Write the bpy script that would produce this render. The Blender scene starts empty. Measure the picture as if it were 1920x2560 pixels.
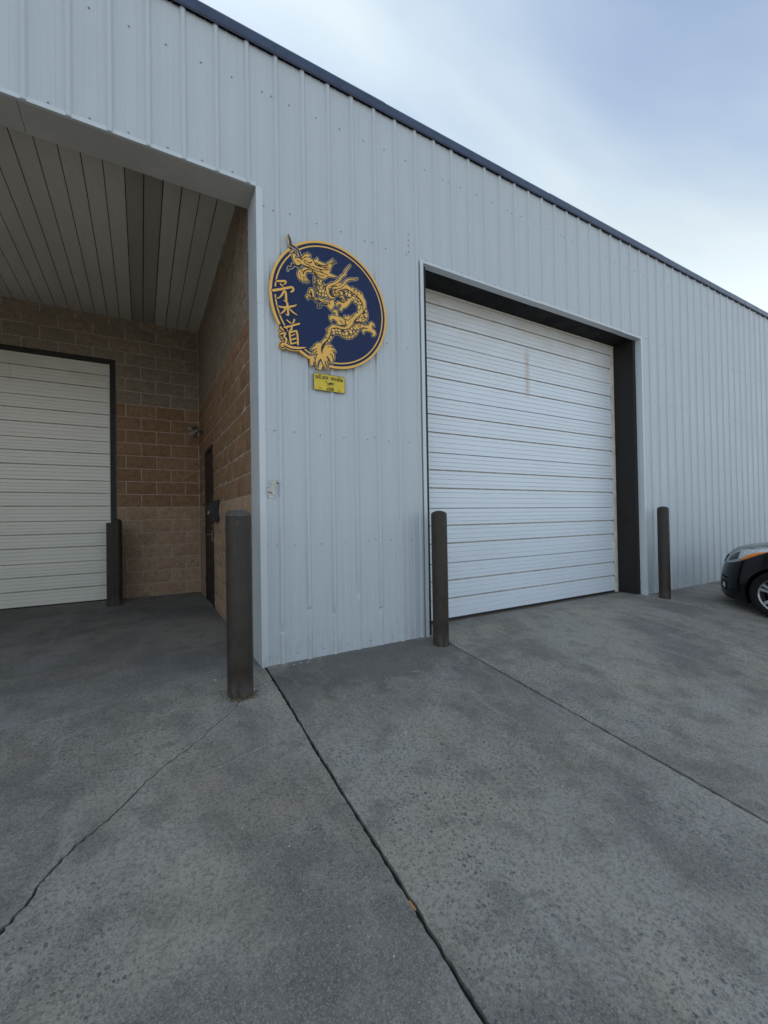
import bpy, bmesh, math, random
from mathutils import Vector, Matrix, noise as mnoise
from mathutils.geometry import tessellate_polygon
rnd = random.Random(7)
R = math.radians
scene = bpy.context.scene
C = scene.collection

# ---------------------------------------------------------------- camera
cd = bpy.data.cameras.new('camera')
cam = bpy.data.objects.new('camera', cd)
C.objects.link(cam)
cd.sensor_fit = 'VERTICAL'
cd.sensor_height = 36.0
cd.lens = 36.0 * 1053.72 / 2560.0
cd.clip_start = 0.05
cd.clip_end = 2000
rx, ry, rz = 0.011794, 0.016389, -0.521370
Rw = Matrix.Rotation(rz, 3, 'Z') @ Matrix.Rotation(rx, 3, 'X') @ Matrix.Rotation(ry, 3, 'Y')
Rw = Rw @ Matrix(((1, 0, 0), (0, 0, -1), (0, 1, 0)))          # camera x right, y up, looks along -z
cam.matrix_world = Matrix.Translation((-0.7485, -3.3739, 1.1682)) @ Rw.to_4x4()
scene.camera = cam

# ---------------------------------------------------------------- sky, sun, exposure
SUN_EL, SUN_AZ = 42.0, -48.0            # azimuth east of +y: the sun stands behind the building, to the left
w = bpy.data.worlds.new('World')
scene.world = w
w.use_nodes = True
nt = w.node_tree
nt.nodes.clear()
def wn(t, **k):
    n = nt.nodes.new(t)
    for a, b in k.items(): setattr(n, a, b)
    return n
sky = wn('ShaderNodeTexSky', sky_type='NISHITA', sun_disc=False, sun_elevation=R(SUN_EL), sun_rotation=R(SUN_AZ))
sky.air_density = 1.0; sky.dust_density = 1.2; sky.ozone_density = 0.7; sky.altitude = 200
tc = wn('ShaderNodeTexCoord')
sep = wn('ShaderNodeSeparateXYZ'); nt.links.new(tc.outputs['Generated'], sep.inputs[0])
zmx = wn('ShaderNodeMath', operation='MAXIMUM'); zmx.inputs[1].default_value = 0.0
nt.links.new(sep.outputs['Z'], zmx.inputs[0])
zad = wn('ShaderNodeMath', operation='ADD'); zad.inputs[1].default_value = 0.25
nt.links.new(zmx.outputs[0], zad.inputs[0])
dx = wn('ShaderNodeMath', operation='DIVIDE'); dy = wn('ShaderNodeMath', operation='DIVIDE')
nt.links.new(sep.outputs['X'], dx.inputs[0]); nt.links.new(zad.outputs[0], dx.inputs[1])
nt.links.new(sep.outputs['Y'], dy.inputs[0]); nt.links.new(zad.outputs[0], dy.inputs[1])
cmb = wn('ShaderNodeCombineXYZ'); nt.links.new(dx.outputs[0], cmb.inputs[0]); nt.links.new(dy.outputs[0], cmb.inputs[1])
mp = wn('ShaderNodeMapping'); mp.inputs['Rotation'].default_value = (0, 0, R(-50)); mp.inputs['Scale'].default_value = (0.55, 1.5, 1)
mp.inputs['Location'].default_value = (0.35, 0.2, 0)
nt.links.new(cmb.outputs[0], mp.inputs['Vector'])
nz = wn('ShaderNodeTexNoise'); nz.inputs['Scale'].default_value = 1.1; nz.inputs['Detail'].default_value = 6; nz.inputs['Roughness'].default_value = 0.45
nz.inputs['Distortion'].default_value = 0.35
nt.links.new(mp.outputs[0], nz.inputs['Vector'])
cr = wn('ShaderNodeMapRange'); cr.inputs['From Min'].default_value = 0.32; cr.inputs['From Max'].default_value = 0.72
cr.inputs['To Min'].default_value = -0.08; cr.inputs['To Max'].default_value = 0.85; cr.interpolation_type = 'SMOOTHSTEP'
nt.links.new(nz.outputs['Fac'], cr.inputs['Value'])
# the veil of thin high cloud scatters forward: brighter towards the sun, thicker towards the horizon
el, az = R(SUN_EL), R(SUN_AZ)
sdir = Vector((math.sin(az) * math.cos(el), math.cos(az) * math.cos(el), math.sin(el)))
dt = wn('ShaderNodeVectorMath', operation='DOT_PRODUCT'); dt.inputs[1].default_value = sdir
nt.links.new(tc.outputs['Generated'], dt.inputs[0])
fw = wn('ShaderNodeMapRange'); fw.inputs['From Min'].default_value = -0.4; fw.inputs['From Max'].default_value = 1.0
fw.inputs['To Min'].default_value = 1.0; fw.inputs['To Max'].default_value = 1.25; nt.links.new(dt.outputs['Value'], fw.inputs['Value'])
hz = wn('ShaderNodeMapRange'); hz.inputs['From Min'].default_value = 0.78; hz.inputs['From Max'].default_value = 0.15
hz.inputs['To Min'].default_value = 0.0; hz.inputs['To Max'].default_value = 0.70; nt.links.new(zmx.outputs[0], hz.inputs['Value'])
sf = wn('ShaderNodeMapRange'); sf.inputs['From Min'].default_value = 0.0; sf.inputs['From Max'].default_value = 0.9
sf.inputs['To Min'].default_value = 0.0; sf.inputs['To Max'].default_value = 0.35; nt.links.new(dt.outputs['Value'], sf.inputs['Value'])
f1 = wn('ShaderNodeMath', operation='ADD'); nt.links.new(cr.outputs[0], f1.inputs[0]); nt.links.new(hz.outputs[0], f1.inputs[1])
f2 = wn('ShaderNodeMath', operation='ADD', use_clamp=True); nt.links.new(f1.outputs[0], f2.inputs[0]); nt.links.new(sf.outputs[0], f2.inputs[1])
veil = wn('ShaderNodeVectorMath', operation='SCALE'); veil.inputs[0].default_value = (2.85, 3.25, 3.45); 
lowb = wn('ShaderNodeMapRange', interpolation_type='SMOOTHSTEP'); lowb.inputs['From Min'].default_value = 0.50; lowb.inputs['From Max'].default_value = 0.05
lowb.inputs['To Min'].default_value = 1.0; lowb.inputs['To Max'].default_value = 2.0; nt.links.new(zmx.outputs[0], lowb.inputs['Value'])
vb = wn('ShaderNodeMath', operation='MULTIPLY'); nt.links.new(fw.outputs[0], vb.inputs[0]); nt.links.new(lowb.outputs[0], vb.inputs[1])
nt.links.new(vb.outputs[0], veil.inputs['Scale'])
mix = wn('ShaderNodeMix', data_type='RGBA'); nt.links.new(veil.outputs[0], mix.inputs[7])
nt.links.new(f2.outputs[0], mix.inputs[0]); nt.links.new(sky.outputs[0], mix.inputs[6])
bg = wn('ShaderNodeBackground'); bg.inputs['Strength'].default_value = 0.10
out = wn('ShaderNodeOutputWorld')
nt.links.new(mix.outputs[2], bg.inputs['Color']); nt.links.new(bg.outputs[0], out.inputs['Surface'])

sl = bpy.data.lights.new('sun', 'SUN'); sl.energy = 5.0; sl.angle = R(0.5); sl.color = (1.0, 0.93, 0.82)
so = bpy.data.objects.new('sun', sl); C.objects.link(so)
so.rotation_euler = (-sdir).to_track_quat('-Z', 'Y').to_euler()
so.location = (0, 30, 30)
vs = scene.view_settings
vs.view_transform = 'Standard'; vs.look = 'None'; vs.gamma = 1.0; vs.use_curve_mapping = False
vs.exposure = 1.30

# ---------------------------------------------------------------- helpers
def tag(o, label=None, cat=None, group=None, kind=None):
    for k, v in (('label', label), ('category', cat), ('group', group), ('kind', kind)):
        if v: o[k] = v
    return o
def empty(name, loc=(0, 0, 0), label=None, cat=None, group=None, kind=None):
    o = bpy.data.objects.new(name, None); C.objects.link(o); o.location = loc
    return tag(o, label, cat, group, kind)
class MB:
    def __init__(s): s.v = []; s.f = []; s.m = []
    def add(s, vs, fs, m=0):
        b = len(s.v); s.v += [tuple(p) for p in vs]; s.f += [tuple(i + b for i in f) for f in fs]; s.m += [m] * len(fs)
    def box(s, x0, x1, y0, y1, z0, z1, m=0):
        s.add([(x0,y0,z0),(x1,y0,z0),(x1,y1,z0),(x0,y1,z0),(x0,y0,z1),(x1,y0,z1),(x1,y1,z1),(x0,y1,z1)],
              [(0,3,2,1),(4,5,6,7),(0,1,5,4),(1,2,6,5),(2,3,7,6),(3,0,4,7)], m)
    def prism(s, poly, fn, d0, d1, m=0, back=True):
        """poly: 2-D outline; fn(a,b,d) -> point; faces at depth d0 (front) and d1"""
        n = len(poly)
        v = [fn(a, b, d0) for a, b in poly] + [fn(a, b, d1) for a, b in poly]
        tri = tessellate_polygon([[Vector((a, b, 0)) for a, b in poly]])
        f = [tuple(t) for t in tri]
        if back: f += [tuple(i + n for i in reversed(t)) for t in tri]
        f += [(i, (i + 1) % n, (i + 1) % n + n, i + n) for i in range(n)]
        s.add(v, f, m)
    def lathe(s, prof, n, c=(0, 0, 0), ax='z', m=0, cap=True):
        v = []
        for r, h in prof:
            for k in range(n):
                a = 2 * math.pi * k / n
                p = (r * math.cos(a), r * math.sin(a), h)
                if ax == 'x': p = (h, p[0], p[1])
                if ax == 'y': p = (p[0], h, p[1])
                v.append((c[0] + p[0], c[1] + p[1], c[2] + p[2]))
        f = []
        for j in range(len(prof) - 1):
            for k in range(n):
                f.append((j*n+k, j*n+(k+1) % n, (j+1)*n+(k+1) % n, (j+1)*n+k))
        if cap: f += [tuple(range(n))[::-1], tuple(range((len(prof)-1)*n, len(prof)*n))]
        s.add(v, f, m)
    def tube(s, pts, r, n=8, m=0, cap=True):
        pts = [Vector(p) for p in pts]; v = []
        rr = r if isinstance(r, (list, tuple)) else [r] * len(pts)
        up = None
        for i, p in enumerate(pts):
            t = (pts[min(i+1, len(pts)-1)] - pts[max(i-1, 0)]).normalized()
            u = t.cross(Vector((0.31, 0.17, 0.93)) if abs(t.z) < 0.9 else Vector((0, 1, 0.1))).normalized()
            if up and u.dot(up) < 0: u = -u
            up = u; q = t.cross(u)
            for k in range(n):
                a = 2 * math.pi * k / n
                v.append(p + rr[i] * (math.cos(a) * u + math.sin(a) * q))
        f = [(j*n+k, j*n+(k+1) % n, (j+1)*n+(k+1) % n, (j+1)*n+k) for j in range(len(pts)-1) for k in range(n)]
        if cap: f += [tuple(range(n))[::-1], tuple(range((len(pts)-1)*n, len(pts)*n))]
        s.add(v, f, m)
    def mesh(s, name, mats, smooth=False, norm=True):
        me = bpy.data.meshes.new(name); me.from_pydata(s.v, [], s.f)
        for m in (mats if isinstance(mats, (list, tuple)) else [mats]): me.materials.append(m)
        for p, k in zip(me.polygons, s.m): p.material_index = k
        if norm:
            bm = bmesh.new(); bm.from_mesh(me); bmesh.ops.recalc_face_normals(bm, faces=bm.faces); bm.to_mesh(me); bm.free()
        if smooth:
            me.shade_smooth()
            if smooth is not True: me.set_sharp_from_angle(angle=R(smooth))
        return me
    def build(s, name, mats, parent=None, smooth=False, norm=True, **kw):
        me = s.mesh(name, mats, smooth, norm)
        o = bpy.data.objects.new(name, me); C.objects.link(o)
        if parent: o.parent = parent
        return tag(o, **kw)
def bevel(o, wdt=0.004, seg=2):
    b = o.modifiers.new('bevel', 'BEVEL'); b.width = wdt; b.segments = seg; b.limit_method = 'ANGLE'; b.angle_limit = R(40)
    return o

# ---------------------------------------------------------------- materials
class Mat:
    def __init__(s, name, color=(.5, .5, .5), rough=.5, metal=0., spec=.5):
        s.m = bpy.data.materials.new(name); s.m.use_nodes = True; s.t = s.m.node_tree
        s.b = s.t.nodes['Principled BSDF']; s.L = s.t.links.new
        s.b.inputs['Base Color'].default_value = (*color, 1); s.b.inputs['Roughness'].default_value = rough
        s.b.inputs['Metallic'].default_value = metal; s.b.inputs['Specular IOR Level'].default_value = spec
    def n(s, t, **k):
        x = s.t.nodes.new(t)
        for a, b in k.items(): setattr(x, a, b)
        return x
    def co(s, scale=(1, 1, 1), loc=(0, 0, 0), rot=(0, 0, 0), src='Object'):
        if not hasattr(s, 'tc'): s.tc = s.n('ShaderNodeTexCoord')
        m = s.n('ShaderNodeMapping'); m.inputs['Scale'].default_value = scale; m.inputs['Location'].default_value = loc
        m.inputs['Rotation'].default_value = rot
        s.L(s.tc.outputs[src], m.inputs['Vector']); return m.outputs[0]
    def noise(s, vec, scale=5, detail=4, rough=.55, dist=0):
        x = s.n('ShaderNodeTexNoise'); x.inputs['Scale'].default_value = scale; x.inputs['Detail'].default_value = detail
        x.inputs['Roughness'].default_value = rough; x.inputs['Distortion'].default_value = dist
        s.L(vec, x.inputs['Vector']); return x.outputs['Fac']
    def voro(s, vec, scale, feature='F1', out='Distance', rand=1):
        x = s.n('ShaderNodeTexVoronoi', feature=feature); x.inputs['Scale'].default_value = scale; x.inputs['Randomness'].default_value = rand
        s.L(vec, x.inputs['Vector']); return x.outputs[out]
    def rng(s, v, a, b, c=0., d=1., smooth=True):
        x = s.n('ShaderNodeMapRange'); x.inputs['From Min'].default_value = a; x.inputs['From Max'].default_value = b
        x.inputs['To Min'].default_value = c; x.inputs['To Max'].default_value = d
        if smooth: x.interpolation_type = 'SMOOTHSTEP'
        s.L(v, x.inputs['Value']); return x.outputs[0]
    def math(s, op, a, b=None):
        x = s.n('ShaderNodeMath', operation=op)
        for i, q in enumerate((a, b)):
            if q is None: continue
            if isinstance(q, (int, float)): x.inputs[i].default_value = q
            else: s.L(q, x.inputs[i])
        return x.outputs[0]
    def mix(s, f, a, b, mode='MIX'):
        x = s.n('ShaderNodeMix', data_type='RGBA', blend_type=mode)
        for i, q in ((0, f), (6, a), (7, b)):
            if isinstance(q, (int, float)): x.inputs[i].default_value = q
            elif isinstance(q, tuple): x.inputs[i].default_value = (*q, 1)
            else: s.L(q, x.inputs[i])
        return x.outputs[2]
    def color(s, c): s.L(c, s.b.inputs['Base Color']); return s
    def rough(s, c): s.L(c, s.b.inputs['Roughness']); return s
    def bump(s, h, strength=.3, dist=.01, prev=None):
        x = s.n('ShaderNodeBump'); x.inputs['Strength'].default_value = strength; x.inputs['Distance'].default_value = dist
        s.L(h, x.inputs['Height'])
        if prev: s.L(prev, x.inputs['Normal'])
        s.L(x.outputs[0], s.b.inputs['Normal']); return x.outputs[0]
    def xyz(s, src='Object'):
        if not hasattr(s, 'tc'): s.tc = s.n('ShaderNodeTexCoord')
        x = s.n('ShaderNodeSeparateXYZ'); s.L(s.tc.outputs[src], x.inputs[0]); return x.outputs
    def rand(s):
        return s.n('ShaderNodeObjectInfo').outputs['Random']

def wear(name, col, rough=.5, amt=.25, scale=6, metal=0., bump=.0, stretch=(1, 1, 1), spec=.5, dark=None):
    """paint with patchy fading and fine grain"""
    m = Mat(name, col, rough, metal, spec)
    v = m.co(stretch)
    a = m.noise(v, scale, 6, .6); b = m.noise(v, scale * 14, 3)
    dk = dark or tuple(c * (1 - amt) for c in col); lt = tuple(min(1, c * (1 + amt * .5)) for c in col)
    c = m.mix(m.rng(a, .3, .7), dk, lt)
    c = m.mix(m.rng(b, .35, .65, 0, .25), c, tuple(x * .8 for x in col))
    m.color(c); m.rough(m.rng(a, .3, .7, max(.05, rough - .1), min(1, rough + .12)))
    if bump: m.bump(b, bump, .002)
    return m.m

# concrete
def concrete(name, lo, hi, agg=1.0, sm=0., seed=0., dirt=False):
    m = Mat(name, hi, .9, spec=.25)
    v = m.co(loc=(seed, seed * 2, 0))
    big = m.noise(v, .9, 7, .62, .3); mid = m.noise(v, 5, 6, .65, .2); fine = m.noise(v, 160, 4, .7); grit = m.noise(v, 60, 5, .7)
    c = m.mix(m.rng(big, .38, .60), tuple(x * .82 for x in lo), hi)
    warm = m.noise(m.co(loc=(4 + seed, 1, 0)), 1.6, 4)
    c = m.mix(m.rng(warm, .46, .68, 0, .5), c, tuple(a * b for a, b in zip(hi, (1.09, .99, .86))))
    c = m.mix(m.rng(mid, .48, .66, 0, .48), c, tuple(x * .56 for x in lo))
    pm = m.rng(m.noise(m.co(loc=(9 + seed, 3, 0)), 1.3, 5, .6), .40, .60, .25, 1.0)
    vo = m.voro(m.co(scale=(1, 1, .2)), 46)
    vc = m.voro(m.co(scale=(1, 1, .2)), 46, out='Color')
    sc = m.n('ShaderNodeSeparateColor'); m.L(vc, sc.inputs[0])
    thr = m.rng(sc.outputs[0], .25, 1., .0, .40, False)
    st = m.math('LESS_THAN', m.math('ADD', vo, m.rng(fine, .3, .7, -.1, .1)), thr)
    stone = m.mix(sc.outputs[1], (.055, .064, .075), (.15, .157, .165))
    c = m.mix(m.math('MULTIPLY', m.math('MULTIPLY', st, pm), .85 * agg), c, stone)
    vo2 = m.voro(m.co(loc=(2, 5, 0), scale=(1, 1, .2)), 95); vc2 = m.voro(m.co(loc=(2, 5, 0), scale=(1, 1, .2)), 95, out='Color')
    s2 = m.n('ShaderNodeSeparateColor'); m.L(vc2, s2.inputs[0])
    st2 = m.math('LESS_THAN', vo2, m.rng(s2.outputs[0], .40, 1., 0., .48, False))
    c = m.mix(m.math('MULTIPLY', m.math('MULTIPLY', st2, pm), 0.75 * agg), c, (.095, .106, .116))
    trk = m.noise(m.co((5.5, .75, 1), rot=(0, 0, R(-14))), 1.1, 6, .68)            # scuffs worn along the way in
    c = m.mix(m.rng(trk, .52, .70, 0, .34), c, tuple(min(1, x * 1.28) for x in hi))
    c = m.mix(m.rng(trk, .30, .45, .30, 0), c, tuple(x * .52 for x in lo))
    if dirt:                                     # a tracked-in dirt patch in front of the pier
        X, Y, Z = m.xyz()
        ex = m.math('POWER', m.math('DIVIDE', m.math('SUBTRACT', X, 1.0), 1.05), 2.0); ey = m.math('POWER', m.math('DIVIDE', m.math('ADD', Y, .28), .42), 2.0)
        k = m.rng(m.math('ADD', m.math('ADD', ex, ey), m.rng(mid, .3, .7, -.8, .8)), .2, 1.5, 1, 0)
        c = m.mix(m.math('MULTIPLY', k, .72), c, (.075, .074, .072))
    lt = m.math('LESS_THAN', m.voro(m.co(loc=(7, 2, 0), scale=(1, 1, .2)), 19), .075)
    c = m.mix(m.math('MULTIPLY', lt, .45 * agg), c, (.44, .44, .43))
    c = m.mix(m.rng(grit, .44, .64, 0, .52), c, tuple(x * .42 for x in lo))
    c = m.mix(m.rng(fine, .46, .68, 0, .40), c, tuple(min(1, x * 1.55) for x in hi))
    m.color(c)
    h = m.math('SUBTRACT', m.math('ADD', m.math('MULTIPLY', grit, .8), m.math('MULTIPLY', fine, .5)), m.math('MULTIPLY', m.math('MULTIPLY', st, pm), .5))
    m.bump(h, .45 - sm, .006)
    return m.m
CONC = concrete('concrete', (.204, .193, .175), (.322, .302, .268))
CONC2 = concrete('concrete_apron_mix', (.195, .185, .169), (.308, .290, .259), seed=3.3, dirt=True)
CONC3 = concrete('concrete_smooth', (.205, .203, .196), (.270, .264, .250), agg=.22, sm=.25, seed=6.1)
DIRT = wear('joint_dirt', (.028, .026, .024), .95, .3, 40, bump=.5)
YARD = wear('yard_concrete', (.15, .147, .14), .9, .15, 1, bump=.4)

# painted sheet metal
def sheet(name, col, rough=.42):
    m = Mat(name, col, rough, spec=.45)
    s1 = m.noise(m.co((9, 9, .35)), 2.2, 5, .6); s2 = m.noise(m.co((40, 40, .5)), 2, 3)
    p = m.noise(m.co(), 1.3, 5)
    c = m.mix(m.rng(s1, .35, .7, 0, .16), col, tuple(x * y for x, y in zip(col, (.80, .81, .80))))
    c = m.mix(m.rng(s2, .5, .72, 0, .08), c, tuple(x * y for x, y in zip(col, (.72, .71, .66))))
    c = m.mix(m.rng(p, .4, .65, 0, .18), c, tuple(min(1, x * 1.1) for x in col))
    z = m.xyz()[2]
    low = m.math('MULTIPLY', m.rng(z, .0, .35, 1, 0), m.rng(m.noise(m.co((6, 6, 3)), 3, 5), .42, .7))
    c = m.mix(m.math('MULTIPLY', low, .35), c, (.33, .31, .27))
    m.color(c); m.rough(m.rng(p, .3, .7, rough - .06, rough + .1))
    m.bump(m.noise(m.co((1, 1, .4)), 2.2, 2), .10, .02)
    return m.m
WALL = sheet('pale_wall_sheet', (.440, .482, .522))
TRIMW = sheet('pale_trim_sheet', (.505, .552, .592), .38)
SOFF = wear('soffit_sheet', (.44, .44, .43), .5, .12, 2)
CEIL = wear('ceiling_sheet', (.60, .59, .55), .5, .10, 2, stretch=(1, .3, 1))
CEILD = wear('ceiling_dark_sheet', (.37, .37, .34), .5, .10, 2, stretch=(1, .3, 1))
NAVY = wear('navy_trim_paint', (.030, .050, .105), .33, .2, 5)
BROWN = wear('dark_brown_steel', (.017, .015, .014), .5, .3, 5, bump=.1, spec=.3)
def bollpaint():
    m = Mat('bollard_brown_paint', (.036, .029, .023), .55, spec=.3)
    a = m.noise(m.co(), 7, 6, .6); b = m.noise(m.co((1, 1, .5)), 26, 5, .65); r = m.rand()
    c = m.mix(m.rng(a, .3, .7), (.026, .021, .017), (.046, .038, .031))
    chip = m.rng(b, .66, .70, 0, 1)
    c = m.mix(m.math('MULTIPLY', chip, .8), c, (.085, .060, .042))
    sc = m.rng(m.noise(m.co((30, 30, 2.0)), 2, 3), .66, .72, 0, .5)
    c = m.mix(sc, c, (.10, .092, .082))
    z = m.xyz()[2]
    foot = m.math('MULTIPLY', m.rng(z, .0, .16, 1, 0), m.rng(b, .38, .6, 0, 1))
    c = m.mix(m.math('MULTIPLY', foot, .6), c, (.10, .09, .078))
    m.color(c); m.rough(m.rng(a, .3, .7, .42, .7)); m.bump(m.math('SUBTRACT', a, m.math('MULTIPLY', chip, .4)), .3, .003)
    return m.m
BOLL = bollpaint()
BOLLC = wear('bollard_rough_top', (.085, .075, .070), .85, .45, 30, bump=.8)
SCREW = wear('screw_head', (.30, .32, .34), .4, .3, 30, metal=.3)
DARKV = wear('dark_void', (.012, .012, .012), .9, .2, 3)
RUBB = wear('rubber_seal', (.02, .019, .018), .7, .3, 20)
RUST = wear('rusted_edge', (.105, .062, .040), .9, .55, 30, bump=.6)

def doormat(name, col, streak=None, top=None):
    m = Mat(name, (.74, .75, .76), .36, spec=.5)
    p = m.noise(m.co(), 1.2, 5); s1 = m.noise(m.co((1.2, 1, 26)), 1.5, 4)
    c = m.mix(m.rng(p, .35, .7, 0, .3), col, tuple(x * .9 for x in col))
    c = m.mix(m.rng(s1, .52, .75, 0, .2), c, (.58, .56, .52))
    X, Y, Z = m.xyz()
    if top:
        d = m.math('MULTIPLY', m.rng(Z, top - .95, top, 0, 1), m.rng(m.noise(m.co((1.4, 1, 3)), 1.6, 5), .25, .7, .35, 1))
        c = m.mix(m.math('MULTIPLY', d, .60), c, (.48, .42, .34))  # upper door browned: grime plus dull reflections of its surroundings, painted into the colour
    if streak:
        for sx, z0, z1, wd, am in streak:
            g = m.math('SUBTRACT', X, sx)
            wob = m.rng(m.noise(m.co((1, 1, 2.2)), 4, 3), .3, .7, -.008, .008)
            g = m.math('ABSOLUTE', m.math('ADD', g, wob))
            k = m.math('MULTIPLY', m.rng(g, 0, wd, 1, 0), m.math('MULTIPLY', m.rng(Z, z0, z0 + .12, 0, 1), m.rng(Z, z1 - .2, z1, 1, 0)))
            k = m.math('MULTIPLY', k, m.rng(m.noise(m.co((60, 1, 1)), 1, 3), .3, .7, .3, 1))
            c = m.mix(m.math('MULTIPLY', k, am), c, (.42, .27, .13))
    m.color(c)
    m.bump(m.noise(m.co((1, 1, 2.5)), 1.7, 2), .22, .025)
    return m.m
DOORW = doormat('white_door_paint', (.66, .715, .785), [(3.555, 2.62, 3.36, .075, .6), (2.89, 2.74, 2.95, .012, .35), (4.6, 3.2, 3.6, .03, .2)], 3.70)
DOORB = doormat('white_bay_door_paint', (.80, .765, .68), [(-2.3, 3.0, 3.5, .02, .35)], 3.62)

GROOVE = wear('door_groove_grime', (.52, .50, .47), .8, .25, 12)
FINEG = wear('door_fine_groove', (.56, .59, .62), .6, .15, 12)
HEADK = wear('black_header_steel', (.008, .008, .009), .7, .2, 5, spec=.2)
MORTS = wear('side_mortar', (.40, .345, .285), .95, .2, 25, bump=.5)

def blockmat(name, c0, c1):
    m = Mat(name, c0, .92, spec=.2)
    r = m.rand()
    off = m.n('ShaderNodeVectorMath', operation='SCALE'); off.inputs[0].default_value = (37, 19, 53); m.L(r, off.inputs['Scale'])
    ad = m.n('ShaderNodeVectorMath', operation='ADD'); m.L(m.co(), ad.inputs[0]); m.L(off.outputs[0], ad.inputs[1]); v = ad.outputs[0]
    a = m.noise(v, 14, 6, .7); b = m.noise(v, 70, 4, .7)
    c = m.mix(r, c0, c1)
    c = m.mix(m.rng(a, .38, .66, 0, .5), c, tuple(x * .58 for x in c0))
    pit = m.math('LESS_THAN', m.math('ADD', m.voro(v, 42), m.rng(b, .3, .7, -.12, .12)), .22)
    c = m.mix(m.math('MULTIPLY', pit, .85), c, tuple(x * .3 for x in c0))
    lt = m.math('LESS_THAN', m.voro(v, 58), .10)
    c = m.mix(m.math('MULTIPLY', lt, .5), c, tuple(min(1, x * 1.8) for x in c1))
    c = m.mix(m.rng(b, .4, .7, 0, .35), c, tuple(min(1, x * 1.25) for x in c1))
    m.color(c)
    m.bump(m.math('SUBTRACT', m.math('ADD', a, m.math('MULTIPLY', b, .5)), m.math('MULTIPLY', pit, .6)), .8, .012)
    return m.m
BTOP = blockmat('grey_brown_block', (.235, .195, .145), (.285, .235, .172))
BMID = blockmat('red_brown_block', (.250, .146, .084), (.325, .198, .120))
BLOW = blockmat('pink_tan_block', (.37, .252, .168), (.435, .304, .208))
MORT = wear('mortar', (.44, .385, .32), .95, .2, 25, bump=.5)
MORTD = wear('mortar_dark', (.20, .175, .135), .95, .2, 25, bump=.5)
SGOLD = wear('sign_gold_paint', (.76, .43, .085), .5, .06, 12)
SNAVY = wear('sign_navy_paint', (.009, .021, .078), .55, .12, 5, spec=.25)
SBLK = wear('sign_black_line', (.010, .011, .018), .5, .1, 20)
STAN = wear('sign_tan_line', (.44, .37, .27), .6, .1, 20)
def scales():
    m = Mat('sign_scale_paint', (.62, .37, .075), .5)
    e = m.voro(m.co((1, 1, 1)), 34, 'DISTANCE_TO_EDGE')
    m.color(m.mix(m.rng(e, .06, .16), (.010, .011, .018), (.76, .46, .12))); return m.m
SSCALE = scales()
YEL = wear('yellow_plate_paint', (.62, .45, .022), .38, .12, 8)
PRINT = wear('black_print', (.015, .014, .012), .5, .1, 20)
OFFW = wear('offwhite_casting', (.62, .61, .57), .5, .12, 25)
BLACKP = wear('black_plastic', (.010, .010, .011), .4, .2, 8)
STEEL = wear('bare_steel', (.42, .41, .39), .35, .25, 20, metal=.8)
BRONZE = wear('bronze_fixture', (.17, .14, .105), .5, .2, 20)
GLASSY = wear('lamp_lens', (.30, .29, .26), .15, .1, 30)
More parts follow.
